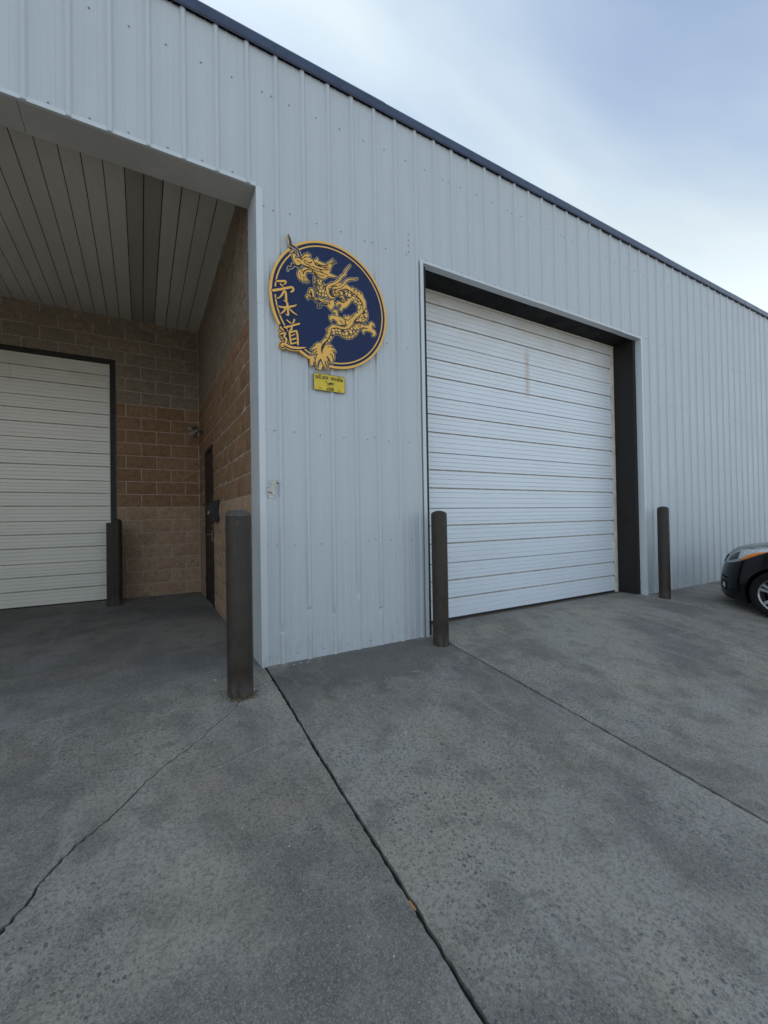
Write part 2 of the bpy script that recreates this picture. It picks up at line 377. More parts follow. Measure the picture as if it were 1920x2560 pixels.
POLY = [
 [(-347,345),(-340,349),(-333,344),(-324,354),(-318,346),(-323,330),(-326,310),(-308,323),(-290,324),(-271,315),(-276,286),(-286,272),(-306,263),(-318,267),(-320,276),(-330,280),(-332,289),(-341,294),(-338,307),(-345,314),(-344,329),(-349,335)],
 [(-363,357),(-353,367),(-334,382),(-329,380),(-339,368),(-351,351),(-362,350)],
 [(-270,334),(-258,352),(-248,360),(-240,377),(-234,370),(-211,394),(-216,377),(-187,383),(-202,364),(-220,356),(-238,356),(-250,342),(-263,329)],
 [(-250,339),(-238,350),(-220,356),(-200,355),(-182,348),(-165,336),(-156,321),(-152,302),(-134,303),(-145,285),(-124,266),(-166,225),(-179,239),(-191,262),(-216,267),(-236,274),(-256,280),(-274,287),(-274,306),(-266,323)],
 [(-215,265),(-184,288),(-145,310),(-91,311),(-27,351),(-4,373),(-20,290),(-37,244),(-65,214),(-96,209),(-123,220),(-146,236),(-173,236),(-184,255)],
 [(-164,345),(-144,354),(-129,378),(-125,349),(-90,344),(-55,342),(-19,376),(16,409),(-3,373),(-39,337),(-75,315),(-137,316)],
 [(-32,305),(-4,354),(42,390),(9,362),(-10,326),(-20,282)],
 [(-36,274),(12,266),(52,259),(3,250),(-41,243)],
 [(-267,236),(-252,257),(-234,265),(-214,258),(-191,250),(-179,239),(-202,235),(-224,231),(-235,214),(-238,189),(-223,168),(-205,150),(-228,157),(-240,166),(-226,135),(-246,150),(-255,164),(-257,131),(-273,148),(-278,168),(-281,143),(-295,159),(-304,175),(-306,194),(-299,213),(-293,231),(-282,240),(-272,237)],
 [(-39,167),(1,202),(37,207),(83,215),(129,219),(189,194),(199,212),(217,182),(232,205),(245,172),(262,191),(274,158),(286,182),(302,143),(321,117),(325,66),(310,28),(280,-14),(242,-48),(210,-81),(195,-114),(164,-155),(122,-179),(58,-186),(4,-189),(-14,-209),(-26,-257),(-51,-303),(-95,-349),(-104,-334),(-68,-290),(-45,-232),(-58,-218),(-14,-180),(0,-165),(58,-165),(113,-166),(151,-132),(179,-88),(208,-47),(209,-26),(242,-10),(267,18),(286,57),(287,92),(268,122),(221,153),(175,171),(138,183),(82,160),(64,147),(-8,154)],
 [(48,-234),(85,-218),(140,-228),(196,-204),(240,-152),(254,-158),(229,-201),(186,-240),(139,-260),(93,-252)],
 [(51,-83),(96,-89),(119,-105),(114,-145),(59,-154),(45,-142),(37,-123),(10,-113),(-8,-117),(-13,-143),(-28,-117),(-28,-98),(-3,-84),(19,-85)],
 [(-1,-59),(11,-39),(29,-31),(45,-34),(49,-79),(28,-81),(29,-52),(13,-54)],
 [(113,-58),(131,-71),(152,-53),(164,-62),(209,-30),(203,-61),(170,-98),(146,-138),(118,-127),(114,-89)],
 [(221,-122),(245,-99),(279,-101),(303,-108),(352,-98),(362,-70),(384,-60),(406,-73),(411,-94),(384,-82),(383,-118),(415,-133),(422,-158),(409,-180),(380,-186),(400,-167),(375,-150),(336,-147),(304,-156),(299,-183),(283,-160),(295,-140),(307,-127),(278,-131),(244,-153),(221,-152)],
 [(-188,24),(-173,20),(-118,34),(-72,34),(-28,33),(-24,4),(-64,-9),(-100,-6),(-108,-38),(-134,-47),(-121,-15),(-150,-4),(-173,20),(-203,16),(-218,24),(-220,-1),(-235,23),(-218,49),(-201,42)],
 [(-214,68),(-202,93),(-179,101),(-166,73),(-163,30),(-186,32),(-189,71),(-204,53)],
 [(-49,-13),(-16,40),(8,54),(20,11),(3,-19),(-17,-42),(-33,-24)],
 [(1,123),(67,155),(99,140),(107,93),(123,70),(153,100),(186,97),(165,61),(130,18),(97,-1),(84,-30),(66,-19),(89,20),(69,34),(52,23),(44,-2),(34,26),(53,49),(98,49),(86,88),(58,103),(17,89)],
 [(-103,-345),(-138,-349),(-170,-375),(-153,-369),(-179,-393),(-205,-417),(-165,-409),(-182,-440),(-200,-462),(-162,-447),(-136,-432),(-148,-461),(-160,-499),(-155,-531),(-141,-553),(-132,-516),(-111,-477),(-97,-507),(-85,-533),(-65,-555),(-35,-564),(-53,-536),(-56,-517),(-37,-495),(-34,-466),(-16,-497),(-11,-510),(-1,-458),(11,-464),(12,-427),(-3,-399),(26,-394),(13,-374),(-14,-365),(-26,-361),(-5,-355),(-23,-344),(-59,-348),(-80,-369),(-95,-405),(-104,-431),(-110,-402),(-106,-368),(-91,-343)],
]
SCALE = [
 [(-164,203),(-134,203),(-100,204),(-81,172),(-48,156),(-48,135),(-36,59),(-76,52),(-106,52),(-136,72),(-153,112),(-165,154)],
 [(124,175),(156,173),(198,156),(240,132),(273,105),(292,71),(286,39),(266,13),(242,-10),(248,35),(243,60),(215,74),(187,93),(155,115),(123,128)],
 [(315,55),(335,33),(345,1),(338,-40),(308,-96),(289,-81),(217,-82),(246,-47),(285,-8),(310,28)],
 [(207,-112),(183,-147),(150,-171),(94,-195),(40,-190),(4,-193),(-14,-209),(-21,-252),(-42,-302),(-87,-352),(-78,-362),(-29,-312),(-6,-278),(8,-250),(48,-230),(94,-237),(140,-232),(187,-210),(220,-182),(230,-154),(226,-116)],
 [(-17,147),(1,185),(46,208),(92,213),(119,195),(82,169),(19,157)],
]
GOLD = [
 [(26,75,9),(-10,66,16),(-31,86,22),(-43,116,22),(-42,149,18),(-12,177,18),(24,198,16),(65,234,15),(88,274,15),(121,304,13),(131,338,11),(178,403,3)],
 [(-22,150,13),(23,158,14),(78,182,16),(110,214,15),(134,248,13),(176,274,10),(219,286,6),(250,303,2)],
]
BLACK = [
 [(-379,496,3),(-369,464,13),(-362,441,16),(-362,421,16),(-352,410,16),(-324,404,14),(-296,388,14),(-284,361,13),(-281,333,10)],
 [(-274,275,11),(-291,253,13),(-311,255,12),(-333,258,11),(-347,261,13),(-347,238,13),(-365,225,12),(-379,224,12),(-389,190,2)],
 [(-334,361,5),(-314,354,6),(-305,341,6),(-302,332,4)],
]
DARK = [
 [(-253,332,4),(-238,348,4),(-218,357,3)],
 [(-248,319,4),(-243,301,4),(-224,292,5),(-203,295,4)],
 [(-248,319,4),(-228,320,4),(-211,310,4),(-180,326,2)],
 [(-206,307,4),(-180,319,3)],
 [(-261,276,6),(-226,272,6),(-191,270,7),(-176,252,7),(-181,238,4)],
 [(-209,284,3),(-186,288,4),(-163,290,3)],
 [(-308,306,4),(-293,296,4),(-281,295,3)],
 [(-270,327,7),(-261,317,3)],
 [(-257,203,8),(-250,226,8),(-227,245,6),(-201,257,4)],
 [(-295,185,4),(-285,209,4)],
 [(-278,168,4),(-280,187,2)],
 [(-257,164,4),(-258,183,2)],
 [(-240,166,4),(-248,181,2)],
 [(-267,217,5),(-272,235,4),(-287,235,4)],
 [(-145,310,5),(-106,306,5),(-27,321,4)],
 [(-169,281,5),(-122,283,5),(-60,290,4),(-24,307,3)],
 [(-184,262,6),(-138,261,5),(-68,258,4)],
 [(-165,246,5),(-108,232,4),(-68,235,3)],
 [(-122,317,4),(-67,327,3),(-11,364,3)],
 [(-145,332,6),(-106,321,5),(-35,334,3)],
 [(-111,283,6),(-84,261,4),(-36,252,3)],
 [(-91,311,4),(-44,302,4)],
 [(-173,247,6),(-147,221,6),(-124,191,4)],
 [(-162,191,4),(-135,187,4)],
 [(-163,167,4),(-139,157,4)],
 [(-161,139,4),(-140,132,4)],
 [(-155,112,4),(-131,114,4)],
 [(-145,86,4),(-119,97,4)],
 [(-130,204,4),(-144,143,4),(-127,94,4),(-97,69,4)],
 [(-93,185,5),(-79,152,6),(-57,141,4)],
 [(-31,86,3),(-20,118,6),(-8,145,7),(10,167,5),(46,180,4)],
 [(0,131,7),(-18,110,8),(-9,83,8),(22,78,6)],
 [(-4,121,5),(13,97,5)],
 [(23,133,5),(36,102,5)],
 [(50,135,5),(63,109,5)],
 [(64,147,6),(100,148,6),(109,121,5),(63,96,4)],
 [(26,69,6),(71,73,5),(103,47,5)],
 [(-14,-205,4),(40,-185,5),(94,-191,5),(155,-165,5),(193,-123,5),(208,-86,5),(246,-43,5),(290,1,5),(306,44,4)],
 [(124,177,4),(174,167,5),(231,142,5),(273,110,5),(294,72,5),(286,35,4)],
 [(48,-232,4),(94,-239,4),(144,-233,4),(196,-208,4),(240,-156,4)],
 [(-14,-209,4),(-21,-256,5),(-51,-312,5),(-91,-365,11),(-103,-404,9),(-101,-432,4)],
 [(80,-221,4),(93,-250,4)],
 [(112,-229,4),(116,-256,4)],
 [(140,-230,4),(142,-259,4)],
 [(168,-220,4),(174,-246,4)],
 [(196,-206,4),(210,-222,4)],
 [(220,-180,4),(237,-191,4)],
 [(68,-112,4),(86,-129,5),(95,-148,4),(118,-139,5),(119,-97,6),(142,-96,4)],
 [(207,-99,7),(245,-95,7),(284,-100,8)],
 [(245,-103,4),(250,-137,4)],
 [(264,-108,4),(264,-134,4)],
 [(293,-128,6),(317,-131,6),(337,-127,3)],
 [(136,76,13),(137,74,13)],
 [(122,73,4),(127,95,4),(159,103,4)],
 [(204,-40,5),(170,-73,4),(142,-100,4)],
 [(198,186,4),(222,170,4)],
 [(236,165,4),(250,147,4)],
 [(-54,-222,4),(-32,-209,4)],
 [(-63,-261,4),(-41,-244,4)],
 [(-73,-295,4),(-51,-283,4)],
 [(-142,24,4),(-111,17,4)],
 [(-87,23,4),(-40,12,5)],
 [(-206,81,5),(-187,64,6),(-184,28,6)],
 [(-222,34,5),(-196,18,6),(-173,17,5)],
 [(-32,21,6),(-24,4,6)],
 [(17,116,6),(42,114,6)],
 [(58,134,6),(74,123,6),(66,98,5)],
 [(86,88,6),(115,57,6),(57,50,4)],
 [(-60,-451,7),(-43,-470,10),(-55,-503,6)],
 [(-76,-490,4),(-67,-527,7),(-53,-553,4)],
 [(-30,-421,3),(-9,-434,5),(-4,-461,5)],
 [(-114,-480,5),(-134,-508,5),(-141,-542,3)],
 [(-170,-410,3),(-147,-401,5)],
 [(-180,-450,3),(-148,-420,5)],
 [(-15,-390,4),(12,-394,2)],
 [(-47,-365,3),(-26,-361,4)],
]
KANJI = [
 [(-480,84,15),(-441,94,18),(-412,102,18),(-404,96,16),(-411,81,11),(-426,70,5)],
 [(-453,72,9),(-442,62,16),(-423,52,4)],
 [(-512,0,23),(-468,18,23),(-423,38,21),(-380,57,21),(-358,66,21),(-345,59,21),(-345,43,20),(-364,24,13)],
 [(-416,23,15),(-407,5,21),(-405,-31,21),(-404,-56,21),(-409,-64,15),(-427,-56,4)],
 [(-423,17,18),(-438,-16,17),(-460,-44,12),(-485,-58,4)],
 [(-396,-71,21),(-394,-106,21),(-390,-144,20),(-389,-166,18),(-396,-173,13),(-412,-164,5)],
 [(-473,-112,5),(-454,-118,15),(-425,-115,17),(-392,-105,18),(-359,-92,17),(-332,-80,13),(-318,-66,4)],
 [(-410,-118,16),(-425,-147,16),(-455,-176,5)],
 [(-379,-114,11),(-353,-135,16),(-313,-154,5)],
 [(-403,-213,11),(-371,-231,16)],
 [(-338,-194,16),(-344,-215,15),(-359,-238,5)],
 [(-424,-276,15),(-378,-260,17),(-337,-240,16),(-295,-220,16)],
 [(-411,-278,18),(-398,-280,11)],
 [(-359,-264,17),(-365,-281,17),(-382,-308,11)],
 [(-382,-311,17),(-376,-355,17),(-369,-403,16)],
 [(-378,-310,15),(-348,-295,16),(-321,-285,17)],
 [(-321,-285,17),(-313,-323,18),(-311,-398,17)],
 [(-370,-401,13),(-343,-391,13),(-313,-377,11)],
 [(-369,-336,11),(-333,-314,8)],
 [(-361,-365,16),(-326,-347,15)],
 [(-456,-281,18),(-427,-309,11)],
 [(-454,-337,15),(-413,-321,16),(-426,-352,17),(-407,-371,18),(-417,-405,16)],
 [(-449,-434,15),(-447,-419,16),(-429,-413,18),(-400,-420,21),(-363,-428,22),(-313,-424,20),(-276,-416,15),(-243,-408,4)],
 [(-429,-430,11),(-442,-435,15)],
]

# ================================================================ SETTING
SL = 0.105
JU, D1, D2, DT, JT, EV = 0.0617, 1.663, 5.453, 3.661, 3.8185, 4.95
RIB = 0.2286
BACKY, SIDEX, CEILZ = 4.12, 0.075, 4.245
def gz(y): return SL * y if y < 0 else 0.0

b = MB()
ys = [-300, -60, -14, -9.2, 0, 0.6, 26, 300]
zs = [-1.50, -1.50, -1.50, -1.09, -.12, -.12, -.12, -.12]
for i in range(len(ys) - 1):
    b.add([(-300, ys[i], zs[i]), (300, ys[i], zs[i]), (300, ys[i+1], zs[i+1]), (-300, ys[i+1], zs[i+1])], [(0, 1, 2, 3)])
b.build('ground', YARD, kind='structure')

def jitter(pts, step=.06, amp=.004, seed=1):
    """resample a polyline and roughen it"""
    o = []; r = random.Random(seed)
    for (x0, y0), (x1, y1) in zip(pts, pts[1:]):
        n = max(1, int(math.hypot(x1-x0, y1-y0) / step))
        for k in range(n):
            t = k / n
            o.append((x0 + (x1-x0)*t + r.uniform(-amp, amp), y0 + (y1-y0)*t + r.uniform(-amp, amp)))
    o.append(pts[-1]); return o
apron = empty('concrete_apron', kind='structure')
def slab(poly, mat, th=.11, round_=.006):
    b = MB()
    b.prism(poly, lambda x, y, d: (x, y, gz(y) - d), 0.0, th, back=False)
    o = b.build('slab', mat, apron)
    return o
crack = [(.068, -.235), (.0, -.26), (-.10, -.315), (-.203, -.438), (-.266, -.546), (-.352, -.617), (-.413, -.679), (-.478, -.757), (-.579, -.841), (-.665, -.909),
         (-.753, -1.002), (-.781, -1.038), (-.813, -1.086), (-.876, -1.158), (-.923, -1.202), (-.989, -1.257), (-1.027, -1.307), (-1.059, -1.355),
         (-1.094, -1.413), (-1.099, -1.452), (-1.134, -1.495), (-1.159, -1.543), (-1.35, -1.80), (-1.62, -2.02), (-1.9, -2.5), (-2.4, -2.9), (-3.1, -3.7), (-3.6, -4.9), (-4.4, -5.8), (-5.2, -7.4), (-6, -8.2)]
ck = jitter(crack, .018, .0055, 3)
def shift(pl, d):
    o = []
    for i, (x, y) in enumerate(pl):
        x0, y0 = pl[max(i-1, 0)]; x1, y1 = pl[min(i+1, len(pl)-1)]
        L = math.hypot(x1-x0, y1-y0) or 1
        wv = d * min(1.4, .45 + .55 * math.hypot(x + .1, y + .3)) * (.8 + .3 * math.sin(i * .73) * math.sin(i * .31 + 1))
        o.append((x - (y1-y0)/L*wv, y + (x1-x0)/L*wv))
    return o
bay_line = jitter([(-6, -.58), (-1.465, -.157), (-1.089, -.122), (-.337, -.040), (.060, -.008)], .08, .0025, 5)
j1 = jitter([(.079, -.012), (.076, -.55), (.074, -.9), (.068, -1.16), (.072, -1.8), (.070, -2.5), (.072, -9)], .022, .0030, 6)
j1r = [(x + .0185 + .002 * math.sin(y * 9), y) for x, y in jitter([(.079, -.012), (.076, -.55), (.074, -.9), (.068, -1.16), (.072, -1.8), (.070, -2.5), (.072, -9)], .022, .0030, 7)]
lower = shift(ck, .0062); upper = shift(ck, -.0062)
# the crack runs right to left: side A lies towards the building, side B towards the viewer
slab([(x, y - .006) for x, y in bay_line[::1]] + [p for p in j1 if p[1] > -.235] + upper, CONC)
slab([p for p in j1 if p[1] < -.240] + [(-6, -9)] + lower[::-1], CONC)
j2 = jitter([(1.727, .0), (1.732, -1), (1.728, -2.4), (1.73, -9)], .03, .0038, 8)
j2r = [(x + .023, y) for x, y in jitter([(1.727, .0), (1.732, -1), (1.728, -2.4), (1.73, -9)], .03, .0038, 9)]
slab(j1r[::-1] + [(.1, -.0), (1.64, -.0)] + j2, CONC2)
j3 = jitter([(5.46, .0), (5.475, -1), (5.49, -3), (5.5, -9)], .1, .003, 10)
slab(j2r[::-1] + [(1.8, -.0), (5.4, 0)] + j3, CONC)
slab([(x + .012, y) for x, y in j3[::-1]] + [(16, 0), (16, -9)], CONC2)
slab([(1.66, .004), (1.66, .296)] + jitter([(1.7, .298), (5.4, .318)], .07, .004, 11) + [(5.455, .30), (5.455, .004)], CONC)
slab(jitter([(1.70, .312), (5.42, .332)], .07, .003, 12) + [(5.42, .9), (1.70, .9)], CONC3)
b = MB(); b.add([(-6, 4.3, -.02), (SIDEX+.1, 4.3, -.02), (SIDEX+.1, 0, -.02), (16, 0, -.02), (16, -9, -.02 - 9*SL), (-6, -9, -.02 - 9*SL), (-6, 0, -.02)],
                [(0, 1, 2, 6), (6, 2, 3, 4, 5)])
b.build('joint_filler', DIRT, apron)
b = MB()
b.prism([(x, y + .003) for x, y in bay_line] + [(SIDEX + .02, .3), (SIDEX + .02, BACKY + .05), (-6, BACKY + .05)],
        lambda x, y, d: (x, y, (SL * y if y < 0 else 0) - d), 0, .11, back=False)
b.build('bay_floor', CONC3, kind='structure')

b = MB()
for pts, wd in (([(-.62, -1.06), (-.40, -1.04), (-.20, -.98), (-.02, -.93)], .005), ([(1.05, -.55), (1.22, -.62)], .006), ([(1.28, -.50), (1.50, -.63), (1.62, -.74)], .004), ([(1.95, -.30), (2.2, -.62)], .004), ([(2.05, -.28), (2.32, -.62)], .003), ([(2.5, -.25), (2.75, -.55)], .003), ([(3.4, -.9), (4.6, -1.15)], .005), ([(2.9, -.75), (4.1, -1.0)], .004)):
    pl_ = jitter(pts, .03, .003, 21)
    n = len(pl_); v = []
    for i, (x, y) in enumerate(pl_):
        k = wd * math.sin(math.pi * (i + .3) / n) * rnd.uniform(.25, 1)
        v += [(x, y + k, gz(y + k) + .0012), (x, y - k, gz(y - k) + .0012)]
    b.add(v, [(2*i, 2*i+1, 2*i+3, 2*i+2) for i in range(n - 1)])
b.build('scrape_marks', wear('scraped_concrete', (.40, .39, .37), .9, .4, 60), apron, kind='stuff')

# ================================================================ BUILDING
bld = empty('metal_building', (0, 0, 0), 'long pale metal-sided industrial building with navy eave trim and a recessed loading bay', 'building')
dents = {2: .42, 3: .345, 4: .50, 5: .34, 1: .25}
def sheet_obj(x0, x1, z0, z1):
    """one ribbed wall sheet"""
    cols = [x0, x1]
    k0, k1 = int(math.floor(x0 / RIB)) - 1, int(math.ceil(x1 / RIB)) + 1
    prof = {}
    for k in range(k0, k1 + 1):
        for dx, h in ((-.0240, 0), (-.0105, .0170), (.0105, .0170), (.0240, 0), (.0665, 0), (.0725, .003), (.0805, .003), (.0865, 0), (.1420, 0), (.1480, .003), (.1560, .003), (.1620, 0)):
            prof[k * RIB + dx] = (h, k if h > .01 else None)
    cols += [x for x in prof if x0 + .001 < x < x1 - .001]
    cols.sort()
    nz = max(2, int((z1 - z0) / .16)); zz = [z0 + (z1 - z0) * i / nz for i in range(nz + 1)]
    if z0 == 0: zz += [.235, .255, .41, .435, .335, .355, .49, .51]; zz.sort()
    v = []; f = []
    for z in zz:
        for x in cols:
            h, k = prof.get(x, (0, None))
            if x in (x0, x1) and x not in prof: h = 0
            dxx = 0
            if k in dents and z0 == 0 and z < 1.0:
                zd = dents[k]
                if z < zd: h *= .72 + .2 * math.sin(k * 7 + z * 9)
                if abs(z - zd) < .014: h *= .25
                dxx = .005 * math.sin(k * 3 + z * 6) * max(0, 1 - z)
            y = -h + .0035 * mnoise.noise(Vector((x * 2.2, z * 1.1, 3.1))) + (.0015 * mnoise.noise(Vector((x * 9, z * 5, 1))) if z < .6 else 0)
            v.append((x + dxx, y, z))
    n = len(cols)
    for i in range(len(zz) - 1):
        for j in range(n - 1):
            f.append((i*n+j, i*n+j+1, (i+1)*n+j+1, (i+1)*n+j))
    b = MB(); b.add(v, f)
    return b.build('wall_sheet', WALL, bld, norm=False)
def sheets(x0, x1, z0, z1):
    cuts = [x0] + [k * RIB + .0245 for k in range(-40, 90) if k % 4 == 1 and x0 + .1 < k * RIB + .0245 < x1 - .1] + [x1]
    for a, c in zip(cuts, cuts[1:]): sheet_obj(a, c, z0, z1)
sheets(-4.6, JU, JT, EV)
sheets(JU, D1, 0, EV)
sheets(D1, D2, DT, EV)
sheets(D2, 16.0, 0, EV)
# cladding west of the bay, end walls, rear and roof close the volume
b = MB(); b.box(-9, -4.6, 0, .02, -.1, EV); b.build('west_cladding', WALL, bld)
b = MB(); b.box(-9, -8.98, .02, 22, -.1, EV); b.box(15.98, 16, .03, 22, -.1, EV); b.box(-9, 16, 22, 22.02, -.1, EV)
b.build('rear_cladding', WALL, bld)
b = MB(); b.add([(-9.1, -.02, EV + .06), (16.1, -.02, EV + .06), (16.1, 22.1, EV + .6), (-9.1, 22.1, EV + .6), (-9.1, -.02, EV + .04), (16.1, -.02, EV + .04), (16.1, 22.1, EV + .58), (-9.1, 22.1, EV + .58)],
                [(0, 1, 2, 3), (7, 6, 5, 4), (0, 4, 5, 1), (1, 5, 6, 2), (2, 6, 7, 3), (3, 7, 4, 0)])
b.build('roof', NAVY, bld)
# navy eave trim in lapped lengths
tx = [-9.05, -6.0, -3.6, -1.2, 1.2, 3.567, 6.033, 8.31, 10.7, 13.1, 16.05]
for i, (a, c) in enumerate(zip(tx, tx[1:])):
    b = MB(); o = .002 if i % 2 else 0
    pr = [(-.028 - o, EV - .008), (-.038 - o, EV + .002), (-.044 - o, EV + .064 + o), (-.038 - o, EV + .080 + o), (-.010, EV + .084 + o), (-.010, EV + .03), (-.022, EV - .004)]
    n = len(pr); v = [(a, y, z) for y, z in pr] + [(c + (.05 if i % 2 else -.001), y, z) for y, z in pr]
    b.add(v, [(k, (k+1) % n, (k+1) % n + n, k + n) for k in range(n)] + [tuple(range(n))[::-1], tuple(range(n, 2*n))])
    b.v = [(x - (.05 if i % 2 and k < n else 0), y, z) for k, (x, y, z) in enumerate(b.v)]
    b.build('eave_trim', NAVY, bld)
# screws
b = MB()
def screw(x, z, y=-.002):
    b.lathe([(.0065, 0), (.0065, -.0015), (.0040, -.0018), (.0040, -.005), (.0025, -.006)], 6, (x, y, z), 'y', cap=True)
for k in range(-18, 60):
    x = k * RIB + RIB / 2
    for z in (.062, .957, 1.88, 2.785, 3.69, 4.612):
        xx = x + rnd.uniform(-.006, .006)
        if x < JU and z < JT: continue
        if D1 < x < D2 and z < DT + .05: continue
        if abs(z - 3.69) < .1 and x < JU: continue
        screw(xx, z + rnd.uniform(-.008, .008))
        if k % 4 == 0 and z > .5 and rnd.random() < .7: screw(xx + .075, z + rnd.uniform(-.02, .02))
    if x < JU: screw(x + rnd.uniform(-.01, .01), JT + .046)
    if D1 < x < D2: screw(x + rnd.uniform(-.01, .01), DT + .044)
for z in (.34, .62, .80, 1.45, 1.7, 2.2, 2.45): screw(6.93 * RIB + .022, z, -.004)
for z in (3.73, 3.79, 3.84, 3.9): screw(6.6 * RIB, z, -.003)
b.build('screw_heads', SCREW, bld, kind='stuff')

# corner flashing of the bay: front face strip and deep return, each in two lapped lengths
def trim(name, boxes, mat, parent=bld):
    b = MB()
    for q in boxes: b.box(*q)
    return b.build(name, mat, parent)
trim('corner_trim', [(JU - .002, JU + .050, -.006, -.003, -.004, 2.895), (JU - .002, JU + .002, -.003, .022, -.004, 2.895)], TRIMW)
trim('corner_trim', [(JU - .004, JU + .050, -.008, -.005, 2.889, JT + .004), (JU - .004, JU, -.005, .022, 2.889, JT + .004)], TRIMW)
trim('return_trim', [(JU - .001, JU + .003, .022, .285, -.004, 2.163), (JU - .001, JU + .06, .285, .289, -.004, 2.163)], TRIMW)
trim('return_trim', [(JU - .003, JU + .001, .020, .286, 2.158, JT + .002), (JU - .003, JU + .06, .286, .290, 2.158, JT + .002)], TRIMW)
# soffit of the bay head
trim('head_trim', [(-4.6, JU - .004, -.010, -.006, JT - .003, JT + .026), (-4.6, JU - .004, -.006, .014, JT - .003, JT + .001)], TRIMW)
for a, c in ((-4.6, -2.9), (-2.897, -1.412), (-1.409, JU - .004)):
    trim('soffit_panel', [(a, c, .015, .285, JT + .002, JT + .006), (a, c, .281, .285, JT + .006, CEILZ)], SOFF)
# ceiling boards
ceil = trim('ceiling', [(-4.6, SIDEX + .1, .285, BACKY + .05, CEILZ + .012, CEILZ + .05)], BLACKP)
xs = [.068, -.093, -.247, -.400, -.555, -.709, -.857, -1.016, -1.170, -1.323, -1.478, -1.634] + [-1.634 - .1545 * k for k in range(1, 20)]
for i, (a, c) in enumerate(zip(xs, xs[1:])):
    m = CEILD if i in (4, 5) else CEIL
    b = MB(); g = .0040
    z = CEILZ + rnd.uniform(-.001, .001) + (.006 if i in (4, 5) else 0)
    b.box(c + g, a - g, .287, BACKY - .004, z, z + .011)
    if i in (3, 4, 5): b.box(a - g - .012, a - g - .004, .287, BACKY - .004, z - .006, z - .0005)
    b.build('ceiling_panel', m, ceil)
trim('ceiling_angle', [(SIDEX - .012, SIDEX - .004, .287, BACKY, CEILZ - .022, CEILZ - .003)], CEIL)

# ---- block walls
CH, CL, MJ = 0.197, 0.408, 0.011
def block_mesh(L, mat, seed, lod=1):
    """split-face block: x along the wall, y = depth (front towards -y), z up"""
    r = random.Random(seed); nx = max(2, int(round(L / .075))); nzz = 3
    hw, hh = L / 2 - MJ / 2, CH / 2 - MJ / 2
    v = []; f = []
    for i in range(nzz + 1):
        for j in range(nx + 1):
            x = -hw + 2 * hw * j / nx; z = -hh + 2 * hh * i / nzz
            edge = i in (0, nzz) or j in (0, nx)
            if edge:
                y = -.003 + r.uniform(-.003, .002); 
                x += r.uniform(-.0025, .0025); z += r.uniform(-.002, .002)
            else: y = -.013 + r.uniform(-.008, .006)
            v.append((x, y, z))
    n = nx + 1
    f = [(i*n+j, i*n+j+1, (i+1)*n+j+1, (i+1)*n+j) for i in range(nzz) for j in range(nx)]
    rim = [j for j in range(n)] + [i*n+nx for i in range(1, nzz+1)] + [nzz*n+j for j in range(nx-1, -1, -1)] + [i*n for i in range(nzz-1, 0, -1)]
    o = len(v); v += [(v[k][0], .012, v[k][2]) for k in rim]; m = len(rim)
    f += [(rim[(k+1) % m], rim[k], o+k, o+(k+1) % m) for k in range(m)]
    b = MB(); b.add(v, f)
    me = b.mesh('block', mat)
    return me
cache = {}
def place_block(parent, a, c, z, course, tz, rot, px):
    mat = BLOW if course < 7 else (BMID if course < 15 else BTOP)
    L = round(c - a, 3); key = (L, mat.name, rnd.randrange(5), rot)
    if key not in cache: cache[key] = block_mesh(L, mat, (int(L * 1000) * 31 + key[2] * 7 + len(mat.name)) & 0xffff)
    o = bpy.data.objects.new('block', cache[key]); C.objects.link(o); o.parent = parent
    m = (a + c) / 2
    if rot: o.location = (px + .0035, m, z); o.rotation_euler = (0, 0, -math.pi / 2)     # front towards -x
    else: o.location = (m, px, z)
    return o
BD0, BD1, BDT = -4.15, -1.085, 3.588           # bay door opening with its frame, on the back wall
bw = trim('back_wall', [(-4.6, BD0, BACKY, BACKY + .18, -.02, CEILZ + .01), (BD1, SIDEX + .2, BACKY, BACKY + .18, -.02, CEILZ + .01), (BD0, BD1, BACKY, BACKY + .18, BDT, CEILZ + .01)], MORT)
for k in range(22):
    z = k * CH + CH / 2
    if z > CEILZ + .02: break
    off = SIDEX - .006 - (0 if k % 2 else CL / 2)
    a = off
    spans = []
    x1 = SIDEX - .008
    x0 = off if k % 2 == 0 else x1 - CL
    while x1 > -4.6:
        spans.append((x0, x1)); x1 = x0; x0 = x0 - CL
    for a, c in spans:
        if z < BDT + .02:
            if c > BD0 and a < BD1:
                if c > BD1 + .05: a = BD1 + .002
                elif a < BD0 - .05: c = BD0 - .002
                else: continue
        if z > BDT and z - CH / 2 < BDT and BD0 < (a + c) / 2 < BD1: pass
        if c - a > .06 and c > -2.9: place_block(bw, a, c, min(z, CEILZ - CH / 2 + .05), k, 0, False, BACKY - .001)
ED0, ED1, EDT = 2.585, 3.345, 2.165             # entry door opening on the side wall (y range, head)
MJ = 0.010
sw = trim('side_wall', [(SIDEX + .001, SIDEX + .2, .29, ED0, -.02, CEILZ + .01), (SIDEX + .001, SIDEX + .2, ED1, BACKY, -.02, CEILZ + .01), (SIDEX + .001, SIDEX + .2, ED0, ED1, EDT, CEILZ + .01)], MORTS)
